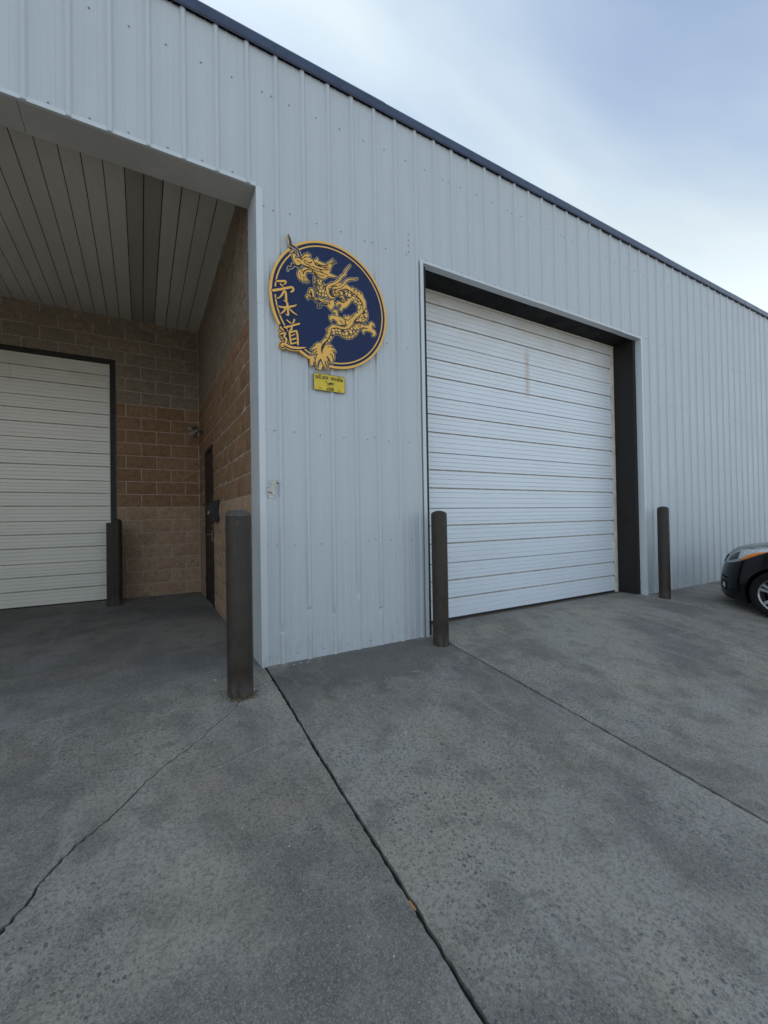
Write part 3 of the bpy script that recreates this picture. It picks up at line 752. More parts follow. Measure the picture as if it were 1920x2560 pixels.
for k in range(22):
    z = k * CH + CH / 2
    y0 = .29; y1 = .29 + (.26 if k % 2 else .26 - CL / 2 + CL)
    if k % 2: y1 = .29 + .29
    else: y1 = .29 + .29 - CL / 2 + (CL if .29 - CL / 2 < .06 else 0)
    while y0 < BACKY - .03:
        a, c = y0, min(y1, BACKY - .02); y0 = y1; y1 += CL
        segs = [(a, c)]
        if z < EDT + .03:
            if a < ED1 and c > ED0:
                segs = []
                if a < ED0 - .05: segs.append((a, ED0))
                if c > ED1 + .05: segs.append((ED1, c))
        for a2, c2 in segs:
            if c2 - a2 > .05: place_block(sw, a2, c2, min(z, CEILZ - CH / 2 + .04), k, 0, True, SIDEX)
trim('bay_west_wall', [(-4.8, -4.6, .02, BACKY + .2, -.02, CEILZ + .05)], BLOW)

# ---- overhead doors
def section_profile(h):
    """(z, y) down the face of one ribbed door section"""
    p = [(0, .020), (.0025, .010), (.007, 0)]
    gro = [h * .363, h * .688]
    fine = []
    zones = [(.03, gro[0] - .02), (gro[0] + .02, gro[1] - .02), (gro[1] + .02, h - .03)]
    ev = []
    for g in gro: ev.append((g, .020, .0085))
    for a, c in zones:
        n = 3
        for i in range(n): ev.append((a + (c - a) * (i + .5) / n, .004, .0055))
    ev.sort()
    for z, d, wd in ev:
        p += [(z - wd, 0), (z - wd * .45, d), (z + wd * .45, d), (z + wd, 0)]
    p += [(h - .007, 0), (h - .0025, .010), (h - .0005, .020)]
    return p
def door_sections(parent, x0, x1, y, zb, h, n, mat, bow):
    for i in range(n):
        pr = section_profile(h)
        nx = 14 if bow else 1
        v = []; f = []
        for j in range(nx + 1):
            x = x0 + (x1 - x0) * j / nx
            for z, d in pr:
                zz = zb + i * h + z
                dd = bow(x, zz) if bow else 0
                v.append((x, y + d + dd, zz))
        m = len(pr)
        f = [(j*m+k, (j+1)*m+k, (j+1)*m+k+1, j*m+k+1) for j in range(nx) for k in range(m - 1)]
        b = MB(); b.add(v, f)
        # grime sits in the grooves: steep and sunk faces take the groove colours
        for q in range(len(f)):
            k = q % (m - 1); d0, d1 = pr[k][1], pr[k+1][1]
            if max(d0, d1) > .015: b.m[q] = 1
            elif d0 > .003 and d1 > .003: b.m[q] = 2
        b.box(x0, x1, y + .036, y + .045, zb + i * h + .001, zb + i * h + h - .001)
        o = b.build('door_section', [mat, GROOVE, FINEG], parent, norm=False)
PY = 0.372
od = trim('overhead_door', [(1.70, 5.41, PY + .05, PY + .08, .0, 3.80)], DARKV)
def bow(x, z):
    a = .010 * math.exp(-(((x - 2.75) / .55) ** 2) - ((z - .62) / .28) ** 2) + .007 * math.exp(-(((x - 4.9) / .5) ** 2) - ((z - .65) / .3) ** 2)
    return a + .003 * mnoise.noise(Vector((x * 1.2, z * 2.5, 0)))
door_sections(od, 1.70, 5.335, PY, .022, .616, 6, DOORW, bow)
trim('bottom_seal', [(1.70, 5.335, PY - .004, PY + .04, .002, .024)], RUBB, od)
GUIDE = wear('guide_beige', (.60, .555, .495), .6, .2, 9)
trim('door_guide', [(5.335, 5.352, PY - .006, PY + .04, .003, 3.665), (5.352, 5.405, PY - .022, PY + .04, .003, 3.665)], GUIDE, od)
trim('door_guide', [(1.70, 1.752, PY - .022, PY - .002, .003, 3.665)], GUIDE, od)
trim('head_seal', [(1.72, 5.40, PY - .03, PY - .004, 3.640, 3.70)], OFFW, od)
for i in range(6):                                                           # roller brackets at the right edge
    for q in (.224, .424):
        trim('roller_bracket', [(5.327, 5.337, PY - .003, PY + .01, .022 + i * .616 + q - .022, .022 + i * .616 + q + .002)], RUBB, od)
trim('sill_angle', [(1.70, 5.40, PY - .045, PY - .020, .0, .004)], RUST, od)
# dark steel lining of the opening
trim('jamb_channel', [(D2 - .060, D2 + .03, .062, .068, -.003, DT), (D2 - .060, D2 - .054, .068, .35, -.003, DT)], BROWN)
trim('jamb_channel', [(D1 - .03, D1 + .062, .026, .032, -.003, DT), (D1 + .056, D1 + .062, .032, .35, -.003, DT)], BROWN)
trim('header_channel', [(D1 + .06, D2 - .06, .062, .35, DT - .004, DT + .02)], HEADK)
trim('header_back', [(D1 + .06, D2 - .06, .344, .352, DT - .0, DT + .16)], HEADK)
# pale flashing round the opening
trim('opening_trim', [(D1 - .038, D1 - .001, -.026, -.020, -.002, .47), (D1 - .007, D1 - .001, -.020, .025, -.002, .47)], TRIMW)
trim('opening_trim', [(D1 - .037, D1, -.027, -.021, .466, DT + .004), (D1 - .006, D1, -.021, .025, .466, DT + .004)], TRIMW)
trim('opening_trim', [(D2 + .001, D2 + .036, -.026, -.020, -.002, .36), (D2 + .001, D2 + .006, -.020, .060, -.002, .36)], TRIMW)
trim('opening_trim', [(D2, D2 + .035, -.027, -.021, .356, DT + .004), (D2, D2 + .005, -.021, .060, .356, DT + .004)], TRIMW)
for a, c, dz in ((D1, 3.34, 0), (3.335, 5.02, .003), (5.015, D2 + .036, 0)):
    trim('opening_trim', [(a - .038 if a == D1 else a, c, -.024 - dz, -.018 - dz, DT - .006 + dz, DT + .022 + dz), (a, c, -.018 - dz, .060, DT - .006 + dz, DT - .002 + dz)], TRIMW)

# bay door on the back wall
bd = trim('bay_door', [(BD0 + .06, BD1 - .06, BACKY + .05, BACKY + .08, 0, BDT - .04)], DARKV)
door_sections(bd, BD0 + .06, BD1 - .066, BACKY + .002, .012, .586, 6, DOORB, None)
trim('bottom_seal', [(BD0 + .06, BD1 - .066, BACKY, BACKY + .04, .001, .014)], RUBB, bd)
trim('door_guide', [(BD1 - .080, BD1 - .066, BACKY - .008, BACKY + .0, .012, BDT - .066)], OFFW, bd)
trim('door_frame', [(BD1 - .066, BD1 + .004, BACKY - .028, BACKY + .05, -.002, BDT + .004), (BD0, BD0 + .06, BACKY - .028, BACKY + .05, -.002, BDT + .004),
                    (BD0 + .06, BD1 - .066, BACKY - .028, BACKY + .05, BDT - .062, BDT + .004)], BROWN)

# entry door in the side wall, set in a steel frame
trim('entry_frame', [(SIDEX - .012, SIDEX + .09, ED0 - .004, ED0 + .045, -.002, EDT + .004), (SIDEX - .012, SIDEX + .09, ED1 - .045, ED1 + .004, -.002, EDT + .004),
                     (SIDEX - .012, SIDEX + .09, ED0 + .045, ED1 - .045, EDT - .05, EDT + .004)], BROWN)
ed = trim('entry_door', [(SIDEX + .000, SIDEX + .045, ED0 + .048, ED1 - .048, .012, EDT - .053)], BROWN)
for z in (.30, 1.02, 1.80): trim('hinge', [(SIDEX - .022, SIDEX - .002, ED1 - .062, ED1 - .030, z - .055, z + .055)], BLACKP, ed)
b = MB(); b.box(SIDEX - .012, SIDEX - .001, ED0 + .075, ED0 + .125, .88, 1.02); b.tube([(SIDEX - .010, ED0 + .10, .975), (SIDEX - .055, ED0 + .10, .975), (SIDEX - .058, ED0 + .115, .975), (SIDEX - .056, ED0 + .21, .972)], .008, 8)
b.build('handle', STEEL, ed, smooth=40)
b = MB(); b.lathe([(.02, 0), (.018, -.012), (.01, -.014)], 12, (SIDEX - .001, ED0 + .10, 1.09), 'x'); b.build('deadbolt', STEEL, ed, smooth=40)

# ================================================================ BOLLARDS
def dome(r, h, n=7, start=.0):
    return [(r * math.cos(math.pi / 2 * i / n), h * math.sin(math.pi / 2 * i / n)) for i in range(n)] + [(.002, h)]
def bollard(x, y, r, top, label, rough=False, dome_h=.035):
    z0 = gz(y)
    t = empty('bollard', (x, y, z0), label, 'bollard', 'dark brown steel bollards guarding the doors')
    b = MB(); H = top - z0 - dome_h
    b.lathe([(r, -.06), (r * 1.0, .3), (r * 1.004, H * .6), (r, H)], 40, cap=False)
    o = b.build('pipe', BOLL, t, smooth=50)
    b = MB()
    if rough:
        r2 = random.Random(4); n = 40; pr = [(r * .99, H - .002), (r * .97, H + .010), (r * .90, H + .022), (r * .74, H + .032), (r * .5, H + .037), (r * .25, H + .04), (.003, H + .041)]
        b.lathe(pr, n)
        b.v = [(px * (1 + .05 * mnoise.noise(Vector((px * 40, py * 40, pz * 40)))), py * (1 + .05 * mnoise.noise(Vector((px * 40, py * 40, 5)))), pz + .009 * mnoise.noise(Vector((px * 45, py * 45, 9)))) for px, py, pz in b.v]
        b.build('concrete_fill', BOLLC, t, smooth=60)
    else:
        b.lathe([(r * .985, H - .001)] + [(a * .985, H + .003 + c) for a, c in dome(r, dome_h)], 40)
        b.build('cap', BOLL, t, smooth=60)
    return t
b1 = bollard(-.169, -.337, .0855, 1.232, 'thick brown bollard with crumbling concrete top at the bay corner', True, .040)
b2 = bollard(1.655, -.217, .0735, 1.216, 'brown dome-topped bollard at the left edge of the large white door')
b = MB(); b.box(.062, .086, .010, .020, 0.0, 1.16); b.build('guard_plate', BROWN, b2)
b3 = bollard(5.550, -.215, .071, 1.250, 'brown dome-topped bollard right of the large white door, nearest the black car')
b4 = bollard(-1.055, 3.60, .062, 1.200, 'brown bollard with a flat steel guard plate inside the bay, by the block wall')
b = MB(); b.box(-.122, -.030, -.050, -.044, 0, 1.15); b.box(-.122, -.114, -.044, .3, 0, 1.15); b.build('guard_plate', BOLL, b4)

# ================================================================ SIGN
sg = empty('dragon_sign', (.684, -.036, 2.99), 'round navy and gold dragon sign with vertical gold characters, mounted on the pale metal wall', 'sign')
SR = .537
def flat(name, mats, parent=sg): pass
def sfn(y):
    return lambda a, c, d: (a, y + d, c)
b = MB()
circ = [(SR * math.cos(2 * math.pi * k / 120), SR * math.sin(2 * math.pi * k / 120)) for k in range(120)]
b.prism(circ, lambda a, c, d: (a, d, c), -.009, .012)
board = b.build('board', SNAVY, sg)
mm = .001
class Strokes(MB):
    def stroke(s, pts, y, grow=0., th=.0009):
        """tapered flat stroke with round ends, raised a little off the board"""
        P = [(Vector((p[0] * mm, p[1] * mm)), p[2] * mm / 2) for p in pts]
        Q = []
        for i in range(len(P) - 1):                                   # Catmull-Rom smoothing
            p0 = P[max(i-1, 0)]; p1 = P[i]; p2 = P[i+1]; p3 = P[min(i+2, len(P)-1)]
            for k in range(4):
                t = k / 4
                q = .5 * ((2 * p1[0]) + (p2[0] - p0[0]) * t + (2*p0[0] - 5*p1[0] + 4*p2[0] - p3[0]) * t*t + (3*p1[0] - p0[0] - 3*p2[0] + p3[0]) * t**3)
                Q.append((q, p1[1] + (p2[1] - p1[1]) * t))
        Q.append(P[-1])
        Lp, Rp = [], []
        for i, (q, wd) in enumerate(Q):
            d = Q[min(i+1, len(Q)-1)][0] - Q[max(i-1, 0)][0]
            if d.length < 1e-7: d = Vector((1, 0))
            d.normalize(); nn = Vector((-d.y, d.x)); wd = wd + grow
            Lp.append(q + nn * wd); Rp.append(q - nn * wd)
        d0 = (Q[0][0] - Q[1][0]).normalized() * (Q[0][1] + grow); d1 = (Q[-1][0] - Q[-2][0]).normalized() * (Q[-1][1] + grow)
        v = [(p.x, y, p.y) for p in Lp] + [(p.x, y, p.y) for p in Rp]; n = len(Lp)
        f = [(i, i + n, i + n + 1, i + 1) for i in range(n - 1)]
        e0 = Q[0][0] + d0 * .8; e1 = Q[-1][0] + d1 * .8
        v += [(e0.x, y, e0.y), (e1.x, y, e1.y)]
        f += [(0, 2 * n, n), (n - 1, 2 * n - 1, 2 * n + 1)]
        m = len(v); v += [(a, y + th, c) for a, _, c in v]
        rim = [2 * n] + list(range(n)) + [2 * n + 1] + list(range(2 * n - 1, n - 1, -1))
        f += [(rim[i], rim[(i + 1) % len(rim)], rim[(i + 1) % len(rim)] + m, rim[i] + m) for i in range(len(rim))]
        s.add(v, f)
    def poly(s, pts, y, th=.0009):
        P = [(p[0] * mm, p[1] * mm) for p in pts]
        s.prism(P, lambda a, c, d: (a, y + d, c), 0, th, back=False)
    def outline(s, pts, y, wd, th=.0006):
        P = [(p[0], p[1], wd / mm) for p in pts]
        n = len(P)
        for i in range(n):
            a, c = P[i], P[(i + 1) % n]
            A = Vector((a[0] * mm, a[1] * mm)); B = Vector((c[0] * mm, c[1] * mm)); d = B - A
            if d.length < 1e-6: continue
            d.normalize(); nn = Vector((-d.y, d.x)) * wd / 2; e = d * wd * .28
            q = [A + nn - e, B + nn + e, B - nn + e, A - nn - e]
            y2 = y - (len(s.f) % 30) * 1e-5; s.add([(p.x, y2, p.y) for p in q], [(0, 1, 2, 3)])
    def ring(s, r0, r1, y, gaps=(), th=.0012, n=240):
        run = []
        def ok(k):
            a = 360 * k / n
            return not any(g0 <= a <= g1 for g0, g1 in gaps)
        for k in range(n):
            if ok(k) and ok(k + 1):
                a, c = 2 * math.pi * k / n, 2 * math.pi * (k + 1) / n
                q = [(r0, a), (r1, a), (r1, c), (r0, c)]
                v = [(r * math.cos(t), y, r * math.sin(t)) for r, t in q] + [(r * math.cos(t), y + th, r * math.sin(t)) for r, t in q]
                s.add(v, [(0, 1, 2, 3), (1, 5, 6, 2), (0, 3, 7, 4)])
F0 = -.009
gap_out = [(127.8, 134.2), (209.5, 235), (252, 266)]
gap_in = [(127.3, 136.5), (175.5, 182.8), (218, 237), (251, 266)]
def arcs(name, r0, r1, y, gaps, th):
    g = sorted(gaps)
    for (a0, a1), (b0, b1) in zip(g, g[1:] + [(g[0][0] + 360, g[0][1] + 360)]):
        s_ = Strokes(); n = 240
        A, B = a1, b0; m = max(2, int((B - A) * n / 360))
        v = []
        for k in range(m + 1):
            a = R(A + (B - A) * k / m)
            v += [(r * math.cos(a), yy, r * math.sin(a)) for yy in (y, y + th) for r in (r0, r1)]
        f = []
        for k in range(m):
            i = 4 * k; f += [(i, i+1, i+5, i+4), (i+1, i+3, i+7, i+5), (i+2, i, i+4, i+6)]
        f += [(0, 2, 3, 1), (4*m, 4*m+1, 4*m+3, 4*m+2)]
        s_.add(v, f); s_.build(name, SGOLD, sg)
arcs('outer_ring_arc', SR - .018, SR + .001, F0 - .0014, gap_out, .022)
arcs('inner_ring_arc', SR - .050, SR - .039, F0 - .0012, gap_in, .0012)
# characters: gold strokes on a navy shadow; those that hang over the rim are cut out of the board's thickness
s_ = Strokes()
for i, k in enumerate(KANJI): s_.stroke(k, F0 - .0022 - .00003 * i, .0075)
s_.build('character_ground', SNAVY, sg)
s_ = Strokes()
for i, k in enumerate(KANJI[-4:]): s_.stroke(k, F0 + .0006 + .00005 * i, .014, .018)
for k in BLACK[:1]: s_.stroke(k, F0 - .0006, .008, .018)
s_.stroke([(-135, -480, 60), (-125, -540, 60), (-115, -565, 20)], F0 - .0004, 0, .018)
s_.stroke([(-190, -470, 40), (-192, -540, 20)], F0 - .0004, 0, .018)
s_.build('overhang', SGOLD, sg)
s_ = Strokes()
for i, k in enumerate(KANJI): s_.stroke([(q[0], q[1], q[2] * .86) for q in k], F0 - .0042 - .00003 * i)
s_.build('characters', SGOLD, sg)
# dragon, back to front: tan outline, navy gap, gold body, scaled body, dark drawing
drag = Strokes()
allp = POLY + SCALE
for p in allp: drag.outline(p, F0 - .0016, .021)
for k in GOLD: drag.stroke(k, F0 - .0016 - (len(drag.f) % 37) * 6e-6, .012, .0004)
for k in BLACK: drag.stroke(k, F0 - .0016 - (len(drag.f) % 37) * 6e-6, .0075, .0004)
drag.build('dragon_outline', STAN, sg)
s_ = Strokes()
for p in allp: s_.outline(p, F0 - .0021, .014)
for k in GOLD: s_.stroke(k, F0 - .0021 - (len(s_.f) % 37) * 6e-6, .0065, .0004)
for k in BLACK: s_.stroke(k, F0 - .0021 - (len(s_.f) % 37) * 6e-6, .0015, .0004)
s_.build('dragon_edge', SBLK, sg)
s_ = Strokes()
for p in SCALE: s_.poly(p, F0 - .0025)
s_.build('dragon_scales', SSCALE, sg)
s_ = Strokes()
for i, p in enumerate(POLY): s_.poly(p, F0 - .0029 - .00004 * i)
s_.build('dragon_body', SGOLD, sg)
s_ = Strokes()
for k in GOLD: s_.stroke(k, F0 - .0041 - (len(s_.f) % 37) * 6e-6, .0055, .0004)
s_.build('dragon_flame_edge', SBLK, sg)
s_ = Strokes()
for k in GOLD: s_.stroke(k, F0 - .0046 - (len(s_.f) % 37) * 6e-6, 0, .0004)
s_.build('dragon_flame', SGOLD, sg)
s_ = Strokes()
for i, k in enumerate(DARK): s_.stroke([(p[0], p[1], max(5.0, p[2] * 1.35)) for p in k], F0 - .0050 - .00003 * i, 0, .0003)
s_.build('dragon_lines', SBLK, sg)
b = MB()
for x, z in ((-.12, .20), (.30, .40), (.36, -.33), (-.1, -.36)): b.lathe([(.004, 0), (.004, -.002), (.001, -.003)], 8, (x, F0 - .0002, z), 'y')
b.build('screw', STEEL, sg)

# ---- yellow plate
PW, PH = .290, .146
pl = empty('name_plate', (.658, -.0232, 2.324), 'yellow licence-plate style sign reading GOLDEN DRAGON JUDO below the round sign', 'sign')
def rrect(wd, h, r, n=5):
    o = []
    for cx, cy, a0 in ((wd/2-r, h/2-r, 0), (-wd/2+r, h/2-r, 90), (-wd/2+r, -h/2+r, 180), (wd/2-r, -h/2+r, 270)):
        for k in range(n + 1):
            a = R(a0 + 90 * k / n); o.append((cx + r * math.cos(a), cy + r * math.sin(a)))
    return o
b = MB(); b.prism(rrect(PW, PH, .016), lambda a, c, d: (a, d, c), -.0008, .001); b.build('rim', wear('plate_olive_rim', (.13, .12, .03), .5, .2, 20), pl)
b = MB(); b.prism(rrect(PW - .010, PH - .010, .013), lambda a, c, d: (a, d, c), -.0018, -.0009); b.build('panel', YEL, pl)
def text(body, size, x, z, sx=1., name='lettering', parent=pl, mat=PRINT, y=-.0021, sp=1., ext=.0002, off=0.):
    cu = bpy.data.curves.new(name, 'FONT'); cu.body = body; cu.size = size; cu.align_x = 'CENTER'; cu.align_y = 'CENTER'; cu.extrude = ext; cu.space_character = sp; cu.offset = off
    o = bpy.data.objects.new(name, cu); C.objects.link(o)
    dg = bpy.context.evaluated_depsgraph_get(); me = bpy.data.meshes.new_from_object(o.evaluated_get(dg))
    bpy.data.objects.remove(o); bpy.data.curves.remove(cu)
    me.materials.clear(); me.materials.append(mat)
    o = bpy.data.objects.new(name, me); C.objects.link(o); o.parent = parent
    o.rotation_euler = (R(90), 0, 0); o.scale = (sx, 1, 1); o.location = (x, y, z)
    return o
GLYPH = {'G': [[(1, .85), (.75, 1), (.2, 1), (0, .8), (0, .2), (.2, 0), (.8, 0), (1, .2), (1, .48), (.6, .48)]], 'O': [[(.25, 1), (0, .75), (0, .25), (.25, 0), (.75, 0), (1, .25), (1, .75), (.75, 1), (.25, 1)]],
         'L': [[(.1, 1), (.1, 0), (.95, 0)]], 'D': [[(.05, 0), (.05, 1), (.65, 1), (1, .7), (1, .3), (.65, 0), (.05, 0)]], 'E': [[(.95, 1), (.08, 1), (.08, 0), (.95, 0)], [(.08, .52), (.75, .52)]],
         'N': [[(.05, 0), (.05, 1), (.95, 0), (.95, 1)]], 'R': [[(.05, 0), (.05, 1), (.8, 1), (.98, .78), (.8, .52), (.05, .52)], [(.5, .52), (1, 0)]], 'A': [[(0, 0), (.5, 1), (1, 0)], [(.22, .36), (.78, .36)]],
         'J': [[(.85, 1), (.85, .25), (.6, 0), (.25, 0), (.05, .22)]], 'U': [[(.05, 1), (.05, .22), (.3, 0), (.7, 0), (.95, .22), (.95, 1)]]}
def letters(word, x0, z0, wd, h, adv, lw, sag=0.):
    """each painted letter is a part of its own"""
    n = len(word)
    for i, ch in enumerate(word):
        if ch == ' ': continue
        s_ = Strokes(); x = x0 + i * adv; z = z0 - sag * ((i / (n - 1) - .5) * 2) ** 2
        for pl_ in GLYPH[ch]:
            for (a, c), (e, g) in zip(pl_, pl_[1:]):
                P = Vector((x + a * wd, z + c * h)); Q = Vector((x + e * wd, z + g * h)); d = (Q - P).normalized(); nn = Vector((-d.y, d.x)) * lw / 2; P -= d * lw / 2; Q += d * lw / 2
                q = [P + nn, Q + nn, Q - nn, P - nn]
                s_.add([(p.x, -.0021, p.y) for p in q] + [(p.x, -.0017, p.y) for p in q], [(0, 1, 2, 3), (0, 4, 5, 1), (1, 5, 6, 2), (2, 6, 7, 3), (3, 7, 4, 0)])
        s_.build('letter', PRINT, pl)
letters('GOLDEN DRAGON', -.125, .030, .0128, .0215, .0196, .0052, .003)
letters('JUDO', -.031, -.062, .0122, .0225, .0182, .0054)
s_ = Strokes()
s_.poly([(-40, 12), (-24, 14), (-30, 2), (-14, -6), (4, 8), (22, 4), (40, -6), (26, -12), (-2, -14), (-20, -14), (-34, 4)], -.0023)
s_.stroke([(-30, -24, 3), (-10, -20, 4), (10, -22, 3), (34, -24, 3)], -.0023); s_.stroke([(20, 2, 3), (38, 8, 4), (44, -4, 3)], -.0023)
s_.build('emblem', PRINT, pl)
b = MB()
for x in (-.088, .088):
    for z in (.058, -.055): b.prism([(q[0] + x, q[1] + z) for q in rrect(.022, .006, .003, 3)], lambda a, c, d: (a, d, c), -.0024, -.0019)
b.build('bolt_slot', PRINT, pl)

# ================================================================ FLAG-POLE HOLDER
fh = empty('flag_holder', (.151, -.003, 1.39), 'small off-white flag-pole bracket screwed to the pale wall by the bay corner', 'bracket')
out_ = [(-.032, .036), (.032, .036), (.032, -.036)] + [(.032 * math.cos(R(-a)), -.036 - .018 * math.sin(R(a))) for a in range(15, 180, 15)] + [(-.032, -.036)]
b = MB(); b.prism(out_, lambda a, c, d: (a, d, c), -.006, .0); bevel(b.build('mount_plate', OFFW, fh), .002)
b = MB(); p0 = Vector((.001, -.014, -.004)); p1 = Vector((.014, -.062, .088)); 
b.tube([p0, p0 + (p1 - p0) * .5, p1], [.0135, .0145, .0150], 20, cap=False); b.tube([p1, p0 + (p1 - p0) * .25], [.0125, .0120], 20, cap=True); b.tube([p1 - (p1 - p0) * .06, p1 + (p1 - p0) * .01], [.0168, .0168], 20, cap=False)
b.build('socket', OFFW, fh, smooth=50)
b = MB(); b.box(.000, .012, -.030, -.005, -.026, .006); b.tube([(-.022, -.022, -.010), (.016, -.022, -.010)], .0045, 6); b.lathe([(.010, -.030), (.010, -.024)], 6, (0, -.022, -.010), 'x'); b.build('pivot_bolt', STEEL, fh)
b = MB(); b.tube([(.02, -.05, .062), (.042, -.05, .060)], .0035, 6); b.box(.036, .046, -.056, -.044, .052, .070); b.build('thumb_screw', BRONZE, fh)
b = MB()
for x, z in ((-.023, .028), (.023, .028), (-.021, -.038), (.021, -.038)): b.lathe([(.0045, 0), (.0045, -.002), (.001, -.003)], 8, (x, -.006, z), 'y')
b.build('screw', BLACKP, fh)

# ================================================================ MAILBOX, FLOODLIGHT
mb = empty('mailbox', (SIDEX - .012, 2.2, 1.14), 'small black wall-mounted mailbox on the block wall next to the entry door', 'mailbox')
side = [(.0, .0), (0, .262), (-.115, .232), (-.105, .16), (-.055, .012), (-.045, 0)]
b = MB(); n = len(side); b.add([(x, -.13, z) for x, z in side] + [(x, .17, z) for x, z in side], [tuple(range(n))[::-1], tuple(range(n, 2*n))] + [(i, (i+1) % n, (i+1) % n + n, i + n) for i in range(n)])
bevel(b.build('body', BLACKP, mb), .005)
b = MB(); b.add([(.002, -.137, .268), (-.130, -.137, .232), (-.150, -.137, .205), (.002, .177, .268), (-.130, .177, .232), (-.150, .177, .205), (.002, -.137, .262), (-.128, -.137, .226), (-.146, -.137, .203), (.002, .177, .262), (-.128, .177, .226), (-.146, .177, .203)],
                [(0, 1, 4, 3), (1, 2, 5, 4), (6, 9, 10, 7), (7, 10, 11, 8), (2, 8, 11, 5), (0, 6, 7, 1), (1, 7, 8, 2), (3, 4, 10, 9), (4, 5, 11, 10), (0, 3, 9, 6)])
b.build('lid', BLACKP, mb)
b = MB(); b.box(-.100, -.092, -.02, .06, .095, .155); b.v = [(x - (z - .125) * -.33 - .002, y, z) for x, y, z in b.v]; b.build('name_strip', STEEL, mb)
fl = empty('flood_light', (SIDEX - .014, 3.62, 2.55), 'twin-head bronze floodlight on the block wall in the inner corner above the entry door', 'light')
b = MB(); b.lathe([(.055, 0), (.055, -.02), (.03, -.035), (.01, -.036)], 20, (0, 0, 0), 'x'); b.build('base', BRONZE, fl, smooth=40)
for dy, dz, ang in ((-.10, -.02, 40), (.09, .06, -20)):
    h = MB(); h.lathe([(.016, 0), (.03, -.02), (.036, -.08), (.066, -.115), (.070, -.13)], 20, ax='z'); 
    m = Matrix.Translation((-.06, dy, dz)) @ Matrix.Rotation(R(55), 4, 'Y') @ Matrix.Rotation(R(ang), 4, 'X')
    h.v = [tuple(m @ Vector(p)) for p in h.v]
    h.tube([(-.02, dy * .1, dz * .2), (-.045, dy * .7, dz * .8), (-.06, dy, dz)], .009, 8)
    o = h.build('lamp_head', BRONZE, fl, smooth=40)
    h = MB(); h.lathe([(.062, -.126), (.050, -.134), (.02, -.139), (.002, -.14)], 20, ax='z'); h.v = [tuple(m @ Vector(p)) for p in h.v]; h.build('lens', GLASSY, o, smooth=40)

# ================================================================ PARKED CAR (nose towards the wall, only its front left corner is in view)
CARP = wear('black_car_paint', (.004, .004, .005), .18, .15, 3, spec=.38)
TRIMP = wear('car_black_trim', (.006, .006, .007), .65, .2, 20, spec=.25)
TYRE = wear('tyre_rubber', (.009, .009, .010), .85, .25, 40, bump=.2, spec=.2)
ALLOY = wear('alloy_wheel', (.36, .37, .39), .35, .1, 20, metal=.85)
LAMPC = wear('headlamp_clear', (.34, .37, .38), .12, .12, 20, metal=.2)
LAMPS = wear('headlamp_reflector', (.62, .64, .65), .2, .08, 20, metal=.35)
LAMPD = wear('headlamp_dark', (.045, .055, .060), .12, .2, 20)
AMBER = wear('amber_lens', (.85, .22, .015), .25, .12, 30)
GLAZ = wear('car_glass', (.018, .022, .024), .06, .1, 3)
CX0, CY0 = 6.59, -1.335
car = empty('parked_car', (CX0, CY0, gz(CY0)), 'black compact car with an amber headlight corner parked nose to the metal wall', 'car')
car.rotation_euler = (Matrix.Rotation(R(90), 4, 'Z') @ Matrix.Rotation(-math.atan(SL), 4, 'Y')).to_euler()
def lerp(tab, x):
    if x <= tab[0][0]: return tab[0][1]
    for (a, p), (c, q) in zip(tab, tab[1:]):
        if x <= c:
            t = (x - a) / (c - a); return p + (q - p) * t
    return tab[-1][1]
def smooth(tab, x, h=.012): return (lerp(tab, x - h) + lerp(tab, x) * 2 + lerp(tab, x + h)) / 4
DF = [(.12, .055), (.154, .012), (.28, .006), (.38, .0), (.47, .010), (.56, .03), (.62, .05), (.70, .10), (.755, .16), (.80, .27), (.84, .41), (.87, .53), (.90, .70), (.935, .98)]
DS = [(.12, .06), (.16, .03), (.25, .012), (.40, .0), (.55, .004), (.68, .012), (.75, .028), (.80, .05), (.84, .09), (.87, .15), (.90, .26), (.935, .42)]
S0, PP, QQ = .16, 2.35, 1.62
def SF(h): return .85 - smooth(DF, h)
def WW(h): return .84 - smooth(DS, h)
def s0(h): return min(S0, SF(h) - .45)
def surf_t(s, h):
    a = s0(h); u = max(0, min(1, (s - a) / (SF(h) - a)))
    return WW(h) * (1 - u ** PP) ** (1 / QQ)
def surf_s(t, h):
    u = min(1, abs(t) / WW(h)); a = s0(h)
    return a + (SF(h) - a) * max(0, 1 - u ** QQ) ** (1 / PP)
def outline(h, n=26):
    """closed plan outline at height h: nose round, tail squarer"""
    a = s0(h); P = []
    for k in range(n + 1):                       # left side rear -> nose centre, evenly in angle
        th = math.pi / 2 * k / n
        u = math.sin(th) ** 1.0; 
        P.append((a + (SF(h) - a) * u, WW(h) * (1 - u ** PP) ** (1 / QQ)))
    rear = -3.28 + (.02 + .10 * max(0, (h - .5)) if h > .5 else .02); wr = WW(h)
    side = [(rear + .01, 0), (rear + .02, wr * .5), (rear + .07, wr * .80), (rear + .18, wr * .93), (rear + .45, wr * .985), (-2.2, wr), (-1.5, wr), (-.8, wr), (-.3, wr)]
    L = [q for q in side if q[0] < a - .05] + P
    return L + [(s, -t) for s, t in L[-2:0:-1]]
def stack(levels, fn, name, mat, cap0=True, cap1=True, parent=car, sm=38):
    b = MB(); n = None; v = []; f = []
    rings = [fn(h) for h in levels]; n = len(rings[0])
    for h, rg in zip(levels, rings): v += [(s, t, h if not callable(h) else h) for s, t in rg]
    for i in range(len(levels) - 1):
        f += [(i*n+k, i*n+(k+1) % n, (i+1)*n+(k+1) % n, (i+1)*n+k) for k in range(n)]
    if cap0: f.append(tuple(range(n))[::-1])
    if cap1: f.append(tuple(range((len(levels)-1)*n, len(levels)*n)))
    b.add(v, f); return b
